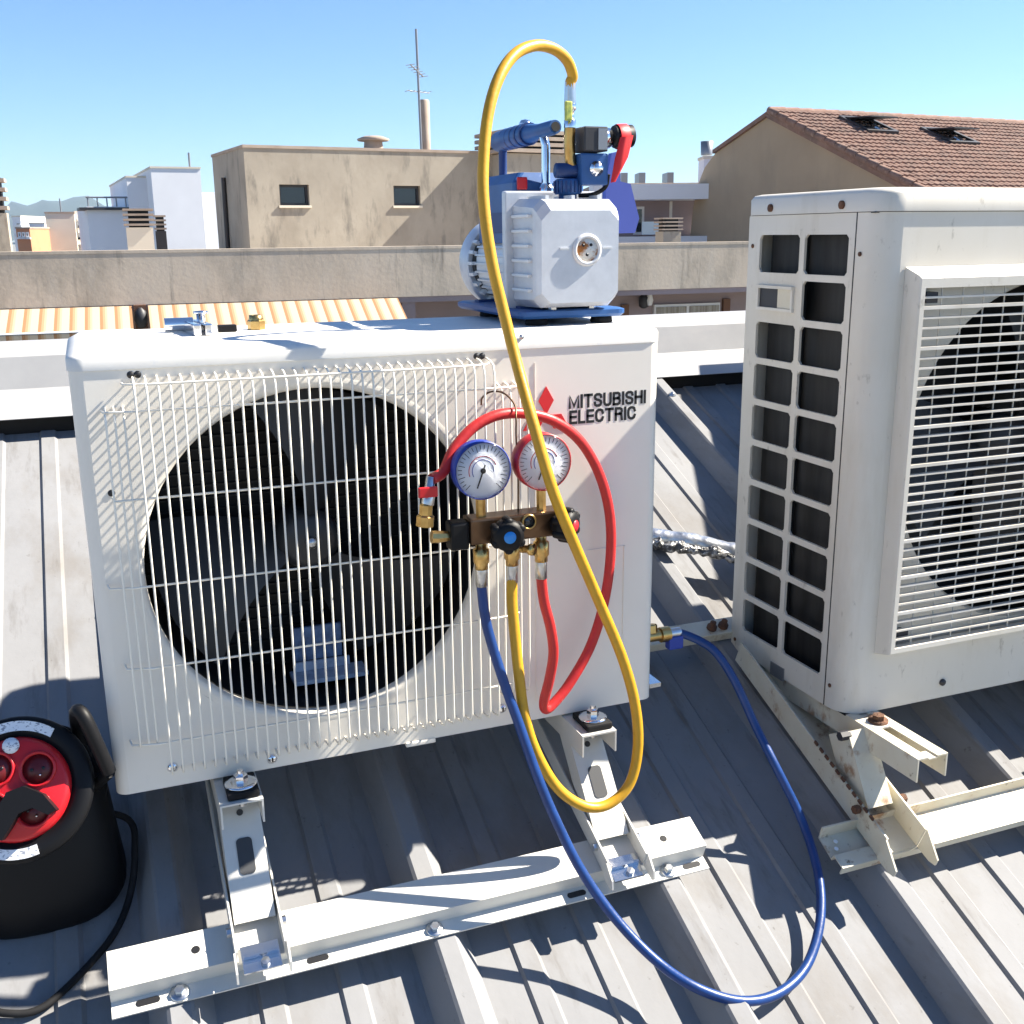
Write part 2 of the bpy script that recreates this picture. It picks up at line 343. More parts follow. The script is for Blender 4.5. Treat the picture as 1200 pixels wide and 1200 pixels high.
# ridge cap
fr = Fr((0, 0, 0), (0, 1, 0), (0, 0, 1), (1, 0, 0))
def ridge(x0, x1):
    yb = 1.17
    return MB().strip([(yb, zr(yb)+.004), (yb+.085, zr(yb+.085)+.010), (yb+.10, zr(yb+.10)+.016), (yb+.125, .455), (yb+.135, .462), (yb+.28, .478), (yb+.70, .33)], x0, x1, .0015, fr)
for i in range(4): ridge(-3.1+2.1*i+(.0 if i == 0 else .0015), -3.1+2.1*(i+1)).build('ridge_flashing', 'flashing', roof)
MB().box((-3.1, 1.188/ca, -HR+.002), (5.3, 1.215/ca, .0025), RF()).build('closure_strip', 'foam_black', roof)
MB().box((-3.1, 1.24, -1.2), (5.3, 1.8, .33)).build('ridge_block', 'flashing', roof)
rear = Fr((0, 1.8, .33), (1, 0, 0), (0, ca, -sa), (0, sa, ca))
MB().box((-3.1, 0, -.1), (5.3, 3.6, 0), rear).build('rear_slope', roof_m, roof)
MB().box((-3.1, -3.3, -12), (5.5, 5.0, -1.75)).build('building_wall', 'cream_render', roof)

# ================================================================== NEW OUTDOOR UNIT
UW, UD, UH = .80, .30, .561
FCX, FCZ, FR_ = .289, .297, .229
def make_unit(label, group=None, loc=(.4, .15, 0), text=True):
    t = thing('outdoor_unit', label, 'air conditioner', loc, group)
    R1 = [.016, .016, .02, .02]
    b = MB(); ring0 = rrect(0, UW, 0, UD, R1, 0.004); n = len(ring0)
    # shell without the flat part of the front
    idx = list(range(n)); start = 6                       # point after the first corner arc
    seq = idx[start:] + idx[:start]                       # begins at the right end of the front flat -> wraps round to the left end
    r = [ring0[i] for i in seq]; r2 = [Vector((p.x, p.y, UH)) for p in r]
    b.rings([[Vector((p.x, p.y, .0)) for p in r], r, r2], True, False, closed=False)
    b.add([(.016, 0, 0), (UW-.016, 0, 0), (UW-.016, UD, 0), (.016, UD, 0)], [(0, 1, 2, 3)])
    body = b.build('body', 'unit_white', t)
    p = MB(); plate_hole(p, .016, UW-.016, 0, UH, FCX, FCZ, FR_+.012, 0)
    fp = p.build('front_panel', 'unit_white', t)
    MB().lathe([(FR_+.012, 0), (FR_+.006, .0008), (FR_, .0), (FR_-.003, -.005), (FR_-.0035, -.014)], (FCX, 0, FCZ), (0, -1, 0), 72, True, False).build('bell_mouth', 'unit_white', fp)
    s = MB(); s.lathe([(FR_-.0035, -.014), (FR_+.002, -.016), (FR_+.002, -.20)], (FCX, 0, FCZ), (0, -1, 0), 60, True, False); s.build('fan_shroud', 'shroud_black', t)
    coil = MB().box((.01, .205, .01), (.56, .235, UH-.01)).build('heat_exchanger', 'fin_dark', t)
    m0 = MB().box((.03, .1995, .02), (.55, .2040, .0225)).build('coil_fin', 'coil_edge', coil)
    for i in range(1, 30): inst(m0, coil, (0, 0, .018*i))
    MB().box((.03, .10, .012), (.55, .20, .018)).build('base_pan', 'inner_grey', t)
    MB().box((.262, .125, .100), (.335, .130, .152)).build('lit_label', 'sky_lit_label', t)  # bluish pieces at the bottom: reflected sky light painted into their colour
    MB().box((.255, .085, .078), (.365, .128, .0845)).build('lit_plate', 'sky_lit_plate', t)
    MB().box((.262, .1205, .085), (.345, .1245, .099)).build('lit_bracket', 'sky_lit_plate', t)
    # fan
    hub = MB().lathe([(0, .028), (.03, .026), (.042, .018), (.045, 0), (.045, -.05), (0, -.05)], (FCX, .10, FCZ), (0, -1, 0), 32)
    fan = hub.build('fan', 'fan_grey', t)
    for k in range(3):
        a0 = 2*PI*k/3 + 1.15; bl = MB(); vs = []; nu, nv = 7, 8
        for i in range(nu+1):
            rr = .04 + (FR_-.055)*i/nu; sweep = .25*(i/nu); wid = .62-.10*(i/nu)
            for j in range(nv+1):
                f_ = j/nv-.5; a = a0 + sweep + f_*wid*2.0*(.75+.25*(i/nu)); dep = f_*.075 + .012*math.sin(PI*j/nv)
                vs.append((FCX+rr*math.cos(a), .105-dep, FCZ+rr*math.sin(a)))
        fs = [(i*(nv+1)+j, i*(nv+1)+j+1, (i+1)*(nv+1)+j+1, (i+1)*(nv+1)+j) for i in range(nu) for j in range(nv)]
        vb = [(x, y+.003, z) for x, y, z in vs]; L = len(vs)
        bl.add(vs, fs, True); bl.add(vb, fs, True)
        bl.build('blade', 'fan_grey', fan)
    MB().lathe([(0, .036), (.008, .036), (.008, .026), (0, .026)], (FCX, .10, FCZ), (0, -1, 0), 12).build('shaft_nut', 'zinc', fan)
    # lid
    l = MB(); rad = [.018, .018, .02, .02]
    l.rings([rrect(0, UW, 0, UD, rad, UH-.001, out=.0015), rrect(0, UW, 0, UD, rad, UH+.013, out=.0015), rrect(0, UW, 0, UD, rad, UH+.0165, out=-.001),
             rrect(0, UW, 0, UD, rad, UH+.0205, out=-.009), rrect(0, UW, 0, UD, rad, UH+.024, out=-.016), rrect(0, UW, 0, UD, rad, UH+.0245, out=-.03)], True)
    lid = l.build('lid', 'lid_white', t)
    for q in ((612, 395),):
        P = onY(*q, -.005); MB().lathe([(0, .003), (.003, .003), (.0035, 0)], (P.x, -.0015, P.z), (0, -1, 0), 12).build('screw', 'zinc', lid)
    # wire guard
    wr = .0015; yg = -.032; g = MB().tube([(.034, -.004, .404), (.036, yg+.004, .404), (.50, yg+.004, .404), (.535, yg+.006, .404), (.56, -.001, .404)], wr, 6).build('wire_guard', 'wire_white', t)
    xs = [.0715+i*.01385 for i in range(34)]
    def vw(x, zt, zb): return [(x, .0, zt+.007), (x, yg+.016, zt+.005), (x, yg+.004, zt), (x, yg, zt-.012), (x, yg, (zt+zb)/2), (x, yg, zb+.012), (x, yg+.004, zb), (x, yg+.018, zb-.004), (x, -.0, zb-.005)]
    w0 = MB().tube(vw(xs[0], .543, .032), wr, 6).build('wire', 'wire_white', g)
    for x in xs[1:]: inst(w0, g, (x-xs[0], 0, 0))
    w1 = MB().tube([(x, y*.85, z) for x, y, z in vw(xs[0]-.0125*3+.002, .508, .076)], wr, 6).build('wire', 'wire_white', g)
    for i in (1, 2): inst(w1, g, (.0105*i, 0, 0))
    w2 = MB().tube([(x, y*.8, z) for x, y, z in vw(xs[-1]+.0135, .508, .060)], wr, 6).build('wire', 'wire_white', g)
    for i in (1, 2, 3): inst(w2, g, (.0125*i, 0, 0))
    for z, xa, xb in ((.544, .060, .532), (.512, .034, .575), (.292, .020, .575), (.183, .030, .575), (.078, .026, .575)):
        MB().tube([(xa-.002, -.003, z), (xa, yg+.012, z), (xa+.03, yg+.0036, z), (xb-.06, yg+.0036, z), (xb-.012, yg+.008, z), (xb, -.003, z)], wr, 6).build('wire', 'wire_white', g)
    for (x, z) in ((.070, .553), (.078, .553), (.515, .553), (.523, .553), (.034, .409)):
        MB().lathe([(0, .0012), (.004, .001), (.0045, 0)], (x, 0, z), (0, -1, 0), 12).build('clip_hole', 'print_black', fp)
    for (x, z) in ((.073, .028), (.204, .014), (.545, .028)):
        sc = MB().lathe([(0, .004), (.0045, .0035), (.0075, .0005), (.0075, 0)], (x, 0, z), (0, -1, 0), 14).build('screw', 'chrome', t)
        MB().box((x-.0012, -.0048, z-.0032), (x+.0012, -.0035, z+.0032)).build('slot', 'print_black', sc)
    # pressed lines of the service panel
    for lo, hi in (((.684, -.0012, .257), (.745, .0, .2585)), ((.744, -.0012, .05), (.7455, 0, .2585)), ((.600, -.001, .03), (.6012, 0, .54))):
        MB().box(lo, hi).build('pressed_line', 'unit_white', fp)
    MB().box((.395, -.003, -.006), (.44, .02, .001), bev=.002).build('foot_lug', 'unit_white', t)
    if text:
        lettering('MITSUBISHI', .6525, .7765, .4915, .4715, fp); lettering('ELECTRIC', .6535, .7605, .4690, .4490, fp)
        # three lozenges meeting at one point
        C = Vector((.6175, 0, .4655)); L = .0235; e = None
        for k, a in enumerate((90, 210, 330)):
            d = Vector((math.cos(math.radians(a)), 0, math.sin(math.radians(a)))); q = Vector((math.cos(math.radians(a+30)), 0, math.sin(math.radians(a+30)))); w = Vector((math.cos(math.radians(a-30)), 0, math.sin(math.radians(a-30))))
            pts = [C+d*.0004, C+w*L, C+w*L+q*L, C+q*L]
            mb = MB(); mb.add([p+Vector((0, -.0012, 0)) for p in pts]+[p+Vector((0, -.0002, 0)) for p in pts], [(0, 1, 2, 3), (4, 5, 6, 7), (0, 1, 5, 4), (1, 2, 6, 5), (2, 3, 7, 6), (3, 0, 4, 7)])
            if e is None: e = mb.build('emblem', 'emblem_red', t)
            else: mb.build('lozenge', 'emblem_red', e)
    # valve corner on the right side
    MB().box((UW, .01, .012), (UW+.020, .16, .019)).build('valve_plate', 'bright_zinc', t)
    for y, z in ((.035, .089), (.085, .05)):
        vb = MB().tube([(UW-.002, y, z), (UW+.018, y, z), (UW+.03, y, z)], .009, 12).build('service_valve', 'brass', t)
        MB().lathe([(.009, 0), (.009, .012), (.007, .014), (0, .014)], (UW+.016, y, z+.006), (0, .2, 1), 6, False).build('valve_cap', 'brass', vb)
    return t
unit1 = make_unit('new white outdoor unit with wire fan guard and vacuum pump on its lid')

# ================================================================== SUPPORT FRAME OF THE NEW UNIT
def hat_beam(x0, x1, ys, material, parent, name='beam'):
    # ys: front edge along the slope; hat section seen from its end
    f = RF(0, 0); fr = Fr(f.o, (0, ca, sa), (0, -sa, ca), (1, 0, 0))
    return MB().strip([(ys, .004), (ys+.024, .004), (ys+.0245, .030), (ys+.074, .030), (ys+.0745, .003)], x0, x1, .0025, fr).build(name, material, parent)
SB = -.157/ca                                             # front edge of the beam measured along the slope
fr1 = thing('support_frame', 'new white painted steel support frame under the unit with the wire guard', 'bracket', (.4, -.1, -.2))
hat_beam(-.031, .815, SB, 'steel_paint', fr1)
def slope(x, s, n): return RF()((x, s, n))
def beam_details(xs_slot, xs_hole, xs_bolt, root, mt='zinc'):
    for x in xs_slot:
        f = RF(); pts = []
        for k in range(16):
            a = 2*PI*k/16; pts.append((x+(.010 if math.cos(a) > 0 else -.010)+.0045*math.cos(a), SB+.0115+.0045*math.sin(a)))
        MB().prism(pts, .0052, .0072, RF()).build('slot', 'print_black', root)
    for x in xs_hole:
        MB().lathe([(.0055, .0), (.0055, .0012)], slope(x, SB+.05, .0318), (0, -sa, ca), 14).build('hole', 'print_black', root)
    for x in xs_bolt:
        c0 = slope(x, SB+.012, .006); ax = (0, -sa, ca)
        w = MB().lathe([(.012, 0), (.012, .002), (.010, .003), (0, .003)], c0, ax, 20).build('bolt', mt, root)
        MB().lathe([(.007, .003), (.007, .009), (.0055, .0105), (0, .0105)], c0, ax, 6, False).build('bolt_head', mt, w)
        MB().lathe([(.010, -.006), (.012, -.003), (.012, -.0015), (0, -.0015)], c0, ax, 16).build('rubber_seal', 'black_rubber', w)
beam_details((.012, .225, .60, .790), (.075, .755), (.050, .386, .750), fr1)
def bracket(xc, root, w=.056, y_arm=-.072, paint='steel_paint', y_top=0., zt=-.004, strut_top=-.005, strut_bot=-.118, base_front=-.172):
    h = w/2
    # upper arm: channel open downwards, below the unit
    f = Fr((xc, 0, zt), (1, 0, 0), (0, 0, 1), (0, 1, 0))
    arm = MB().strip([(h, -.034), (h, 0), (-h, 0), (-h, -.034)], y_arm, .24, .0025, f).build('upper_arm', paint, root)
    # lower arm: channel open upwards, lying on the beam
    f2 = RF(); fb = Fr(f2.o, (1, 0, 0), (0, -sa, ca), (0, ca, sa))
    fb.o = fb.o + Vector((xc, 0, 0))
    sf, sb_ = base_front/ca, .235/ca
    lowa = MB().strip([(-h-.004, .062), (-h-.004, .0335), (h+.004, .0335), (h+.004, .062)], sf+.03, sb_, .0025, fb)
    for sx in (-1, 1):                                    # rounded front cheeks
        x = sx*(h+.004) + (0 if sx > 0 else -.0025); pr = [(sf+.03, .0335), (sf+.004, .0345), (sf, .040), (sf+.006, .052), (sf+.03, .062)]
        lowa.prism(pr, x, x+.0025, Fr(fb.o, (0, ca, sa), (0, -sa, ca), (1, 0, 0)))
    lowa.build('lower_arm', paint, root)
    # strut: channel leaning back from the lower arm to the upper arm
    a = Vector((xc, strut_bot, zr(strut_bot)+.052)); b = Vector((xc, strut_top, zt-.012)); d = (b-a); L = d.length; d.normalize()
    nrm = Vector((1, 0, 0)).cross(d); nrm = -nrm if nrm.y > 0 else nrm
    k = h-.004
    fs = Fr(a, (1, 0, 0), nrm, d)
    st = MB().strip([(-k, -.030), (-k, 0), (k, 0), (k, -.030)], 0, L, .0025, fs).build('strut', paint, root)
    def oval(cx, cz, hx, hz, rr):
        return [(cx+(hx-rr)*(1 if math.cos(t) > 0 else -1)+rr*math.cos(t), cz+(hz-rr)*(1 if math.sin(t) > 0 else -1)+rr*math.sin(t)) for t in (2*PI*(q+.5)/20 for q in range(20))]
    fo = Fr(a, (1, 0, 0), d, nrm)
    MB().prism(oval(0, L*.47, .0105, .024, .006), .003, .0038, fo).build('slot', 'slot_grey', st)
    MB().lathe([(.0045, 0), (.0045, .0012)], a+d*(L*.80)+nrm*.0026, nrm, 12).build('hole', 'slot_grey', st)
    # galvanised fixing clip inside the lower arm
    clip = MB().box((-h+.004, sf+.012, .0365), (h-.004, sf+.05, .0395), Fr(fb.o, (1, 0, 0), (0, ca, sa), (0, -sa, ca))).build('fixing_clip', 'bright_zinc', root)
    MB().box((-h+.006, sf+.030, .0397), (h-.006, sf+.034, .047), Fr(fb.o, (1, 0, 0), (0, ca, sa), (0, -sa, ca))).build('clip_rib', 'bright_zinc', clip)
    MB().lathe([(.006, 0), (.006, .005), (0, .0055)], Fr(fb.o, (1, 0, 0), (0, ca, sa), (0, -sa, ca))((.004, sf+.021, .0395)), (0, -sa, ca), 6, False).build('clip_bolt', 'zinc', clip)
    for sx in (-1, 1):
        P = Fr(fb.o, (1, 0, 0), (0, ca, sa), (0, -sa, ca))((sx*(h+.004), (strut_bot/ca)+.008, .052))
        MB().tube([P+Vector((-.004*0, 0, 0)), P+Vector((sx*.006, 0, 0))], .006, 6, False).build('side_bolt', 'zinc', root)
    return arm
def mount(x, y, z, root, old=False):
    pad = MB().box((x-.021, y-.026, z), (x+.021, y+.03, z+.010), bev=.003).build('rubber_pad', 'black_rubber' if not old else 'rust', root)
    MB().lathe([(.0, .0), (.0215, 0), (.0215, .002), (.016, .004), (.0, .004)], (x, y, z+.010), (0, 0, 1), 24).build('washer', 'chrome', pad)
    MB().lathe([(.0095, .004), (.0095, .013), (.008, .0145), (0, .0145)], (x, y, z+.010), (0, 0, 1), 6, False).build('nut', 'chrome', pad)
    MB().tube([(x, y, z+.02), (x, y, z+.030)], .0045, 10).build('stud', 'chrome', pad)
    MB().tube([(x, y, z-.004), (x, y, z-.022)], .005, 8).build('stud', 'zinc', pad)
XL, XR = .152, .672
for xc in (XL, XR):
    bracket(xc, fr1); mount(xc+.004, -.040, -.0035, fr1)

# ================================================================== OLD OUTDOOR UNIT
X2, Y2, Z2, D2, H2, W2 = 1.1127, -.0776, -.0568, .336, .7957, .90
unit2 = thing('outdoor_unit', 'large weathered outdoor unit with square side vents and slatted box grille', 'air conditioner', (X2+.45, Y2+.17, Z2))
def old_unit(t):
    x0, x1, y0, y1, z0, z1 = X2, X2+W2, Y2, Y2+D2, Z2, Z2+H2
    RC = .042; ys = y0+.053                               # the panel joint on the side
    b = MB()                                              # front sheet: wraps round the left corner to the joint
    arc = [Vector((x0, ys-.001, 0))]+[Vector((x0+RC+RC*math.cos(PI+a), y0+RC+RC*math.sin(PI+a), 0)) for a in (.5*PI*k/8 for k in range(9))]
    b.rings([[p+Vector((0, 0, z0)) for p in arc], [p+Vector((0, 0, z1)) for p in arc]], True, False, closed=False)
    q1, q2, q3 = onY(1186, 338, y0), onY(1058, 592, y0), onY(1136, 714, y0)
    ax_, az_, bx2, bz2 = q2.x-q1.x, q2.z-q1.z, q3.x-q1.x, q3.z-q1.z; d_ = 2*(ax_*bz2-az_*bx2); ea, eb = ax_*ax_+az_*az_, bx2*bx2+bz2*bz2
    ox, oz = (bz2*ea-az_*eb)/d_, (ax_*eb-bx2*ea)/d_; fcx, fcz, fr_ = q1.x+ox, q1.z+oz, math.hypot(ox, oz)
    plate_hole(b, x0+RC, x1, z0, z1, fcx, fcz, fr_, y0)
    front = b.build('front_panel', 'old_white', t)
    MB().lathe([(fr_, 0), (fr_-.004, -.006), (fr_-.005, -.015)], (fcx, y0, fcz), (0, -1, 0), 60, True, False).build('bell_mouth', 'old_white', front)
    bx_ = MB(); bx_.box((x0+.012, y1-.004, z0+.002), (x1, y1, z1)); bx_.box((x1-.004, y0+.003, z0+.002), (x1-.0002, y1-.0045, z1)); bx_.box((x0+.012, y0+.012, z0+.001), (x1-.005, y1-.005, z0+.004)); bx_.build('casing', 'old_white', t)
    # side panel with rectangular openings
    rows = 10; pit = .0728; zt = z1-.0315; oh = .0618
    cols = [(.2145, .1060), (.0945, -.010)]
    cols = [(a+.0, b_+.0) for a, b_ in cols]
    ycut = [ys, cols[1][1]+.0, cols[1][0], cols[0][1], cols[0][0], y1-.0045]
    ycut = [ys, y0+.068, y0+.1765, y0+.1895, y0+.3015, y1]
    zc = [z0]
    for r_ in range(rows-1, -1, -1): zc += [zt-r_*pit-oh, zt-r_*pit]
    zc += [z1]
    sp = MB(); th = .004
    holes = []
    for j in range(len(zc)-1):
        for i in range(len(ycut)-1):
            isrow = j % 2 == 1; r_ = rows-1-(j-1)//2
            hole = isrow and i in (1, 3) and not (i == 3 and r_ == 1)
            if hole: holes.append((ycut[i], ycut[i+1], zc[j], zc[j+1])); continue
            sp.add([(x0, ycut[i], zc[j]), (x0, ycut[i+1], zc[j]), (x0, ycut[i+1], zc[j+1]), (x0, ycut[i], zc[j+1])], [(0, 1, 2, 3)])
    side = sp.build('side_panel', 'old_white', t)
    for (a, b_, c_, d_) in holes:                         # each opening has its pressed-in rim and a chamfer at the corners
        m_ = MB(); q = .006; o = [(a, c_+q), (a+q, c_), (b_-q, c_), (b_, c_+q), (b_, d_-q), (b_-q, d_), (a+q, d_), (a, d_-q)]
        for w_, z_, w2, z2 in ((a, c_, q, q), (b_, c_, -q, q), (b_, d_, -q, -q), (a, d_, q, -q)):
            m_.add([(x0+.0003, w_, z_), (x0+.0003, w_+w2, z_), (x0+.0003, w_, z_+z2)], [(0, 1, 2)])
        m_.rings([[(x0+.0003, p[0], p[1]) for p in o], [(x0+.0045, p[0], p[1]) for p in o]], False, False)
        m_.build('vent_opening', 'old_white', side)
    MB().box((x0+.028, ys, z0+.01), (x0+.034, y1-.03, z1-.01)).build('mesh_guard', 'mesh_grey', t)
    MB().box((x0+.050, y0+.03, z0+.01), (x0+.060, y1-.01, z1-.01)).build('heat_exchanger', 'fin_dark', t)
    MB().box((x0+.0205, y0+.2, z0+.012), (x0+.0275, y0+.206, z1-.012)).build('inner_post', 'shroud_black', t)
    # recessed handle
    hz = zt-1*pit-oh*.5; ya, yb = y0+.196, y0+.298
    hd = MB(); hd.box((x0-.007, ya, hz+.016), (x0+.001, yb, hz+.021)); hd.box((x0-.005, ya, hz-.021), (x0+.001, yb, hz-.016)); hd.box((x0-.005, ya, hz-.0158), (x0+.001, ya+.005, hz+.0158)); hd.box((x0-.005, yb-.005, hz-.0158), (x0+.001, yb, hz+.0158))
    h_ = hd.build('handle', 'old_grille', t)
    MB().box((x0-.0015, ya+.0052, hz-.0156), (x0-.0005, ya+.045, hz+.0156)).build('handle_face', 'old_bracket', h_)
    MB().box((x0-.0012, ya+.0452, hz-.0156), (x0-.0004, yb-.0052, hz+.0156)).build('handle_recess', 'dark_metal', h_)
    # joint, lid
    MB().box((x0-.0006, ys-.0015, z0), (x0+.002, ys+.0005, z1)).build('panel_joint', 'print_black', t)
    l = MB(); rad = [RC, .02, .012, .012]
    l.rings([rrect(x0, x1, y0, y1, rad, z1+.001, 8, .003), rrect(x0, x1, y0, y1, rad, z1+.026, 8, .003), rrect(x0, x1, y0, y1, rad, z1+.033, 8, -.003), rrect(x0, x1, y0, y1, rad, z1+.035, 8, -.014)], True)
    lid = l.build('lid', 'old_white', t)
    MB().box((x0+.003, y0+.003+RC*.3, z1-.001), (x1-.003, y1-.003, z1+.001)).build('lid_seam', 'print_black', lid)
    for yy in (y0+.085, y0+.27): MB().lathe([(.0065, 0), (.0065, .003), (.004, .004), (0, .004)], (x0-.003, yy, z1+.012), (-1, 0, 0), 12).build('screw', 'rust', lid)
    for (yy, zz) in ((y0+.322, z1-.05), (y0+.322, z0+.02), (y0+.04, z1-.06), (y0+.04, z0+.04)):
        MB().lathe([(.0035, 0), (.0035, .0015), (0, .002)], (x0-.0002 if yy > ys else x0-.0002, yy, zz), (-1, 0, 0), 10).build('screw', 'rust', t)
    MB().lathe([(.006, 0), (.006, .003), (0, .004)], (x0+.20, y0, z0+.028), (0, -1, 0), 10).build('screw', 'dark_metal', t)
    MB().box((x0-.0018, y0+.165, z0-.004), (x0+.001, y0+.205, z0+.020)).build('drain_label', 'grey_metal', t)
    for i in range(8): MB().box((x0+.016, y0+.0102, z0+.10+i*.082), (x0+.034, y0+.0118, z0+.1015+i*.082)).build('pressed_mark', 'old_grille', front)
    # box grille in front of the fan
    gx0, gx1, gz0, gz1, gp = x0+.051, x0+.051+.60, .047, .660, .030
    yf = y0-gp; q = .028
    fm = MB()
    fr_o = [(gx0, gz0), (gx1, gz0), (gx1, gz1), (gx0, gz1)]; fr_i = [(gx0+.005, gz0+.006), (gx1-.005, gz0+.006), (gx1-.005, gz1-.012), (gx0+.005, gz1-.012)]; fr_n = [(gx0+.015, gz0+.016), (gx1-.015, gz0+.016), (gx1-.015, gz1-.030), (gx0+.015, gz1-.030)]
    rs = [[Vector((x, y0-.0005, z)) for x, z in fr_o], [Vector((x, yf+.004, z)) for x, z in fr_i], [Vector((x, yf, z)) for x, z in [(gx0+.007, gz0+.008), (gx1-.007, gz0+.008), (gx1-.007, gz1-.016), (gx0+.007, gz1-.016)]], [Vector((x, yf, z)) for x, z in fr_n], [Vector((x, yf+.016, z)) for x, z in fr_n]]
    fm.rings(rs, False, False); g = fm.build('box_grille', 'old_white', t)
    ax0, ax1, az0, az1 = gx0+.014, gx1-.014, gz0+.015, gz1-.029
    n = 38; dz = (az1-az0)/n
    thin = MB().box((ax0, yf+.002, -.0015), (ax1, yf+.009, .0015)); thin.v = [v+Vector((0, 0, az0+dz)) for v in thin.v]; thin = thin.build('slat', 'old_grille', g)
    thick = MB().box((ax0, yf+.0005, -.0025), (ax1, yf+.009, .0025)); thick.v = [v+Vector((0, 0, az0+4*dz)) for v in thick.v]; thick = thick.build('slat', 'old_grille', g)
    for k in range(2, n):
        if k % 4 == 0:
            if k > 4: inst(thick, g, (0, 0, dz*(k-4)))
        else: inst(thin, g, (0, 0, dz*(k-1)))
    nv = 14; dx = (ax1-ax0)/nv
    vb = MB().box((ax0+dx-.0007, yf+.0092, az0), (ax0+dx+.0007, yf+.0110, az1)).build('slat', 'old_grille', g)
    for k in range(2, nv): inst(vb, g, (dx*(k-1), 0, 0))
    for zz in (gz1-.045, gz0+.03):
        MB().box((gx0+.028, yf+.012, zz-.008), (gx0+.05, y0, zz+.008)).build('clip_post', 'dark_metal', g)
    # fan
    MB().lathe([(fr_-.005, -.015), (fr_+.002, -.018), (fr_+.002, -.17)], (fcx, y0, fcz), (0, -1, 0), 48, True, False).build('fan_shroud', 'shroud_black', t)
    MB().box((x0+.07, y0+.18, z0+.02), (x1-.1, y0+.19, z1-.02)).build('inner_plate', 'shroud_black', t)
    fan = MB().lathe([(0, .02), (.05, .015), (.055, -.05), (0, -.05)], (fcx, y0+.09, fcz), (0, -1, 0), 28).build('fan', 'fan_grey', t)
    for k in range(3):
        bl = MB(); vs = []; nu, nv_ = 5, 6
        for i in range(nu+1):
            rr = .05+.175*i/nu
            for j in range(nv_+1):
                f_ = j/nv_-.5; a = 2*PI*k/3+.9+.3*i/nu+f_*1.1; vs.append((fcx+rr*math.cos(a), y0+.095-f_*.07, fcz+rr*math.sin(a)))
        bl.add(vs, [(i*(nv_+1)+j, i*(nv_+1)+j+1, (i+1)*(nv_+1)+j+1, (i+1)*(nv_+1)+j) for i in range(nu) for j in range(nv_)], True); bl.build('blade', 'fan_grey', fan)
old_unit(unit2)

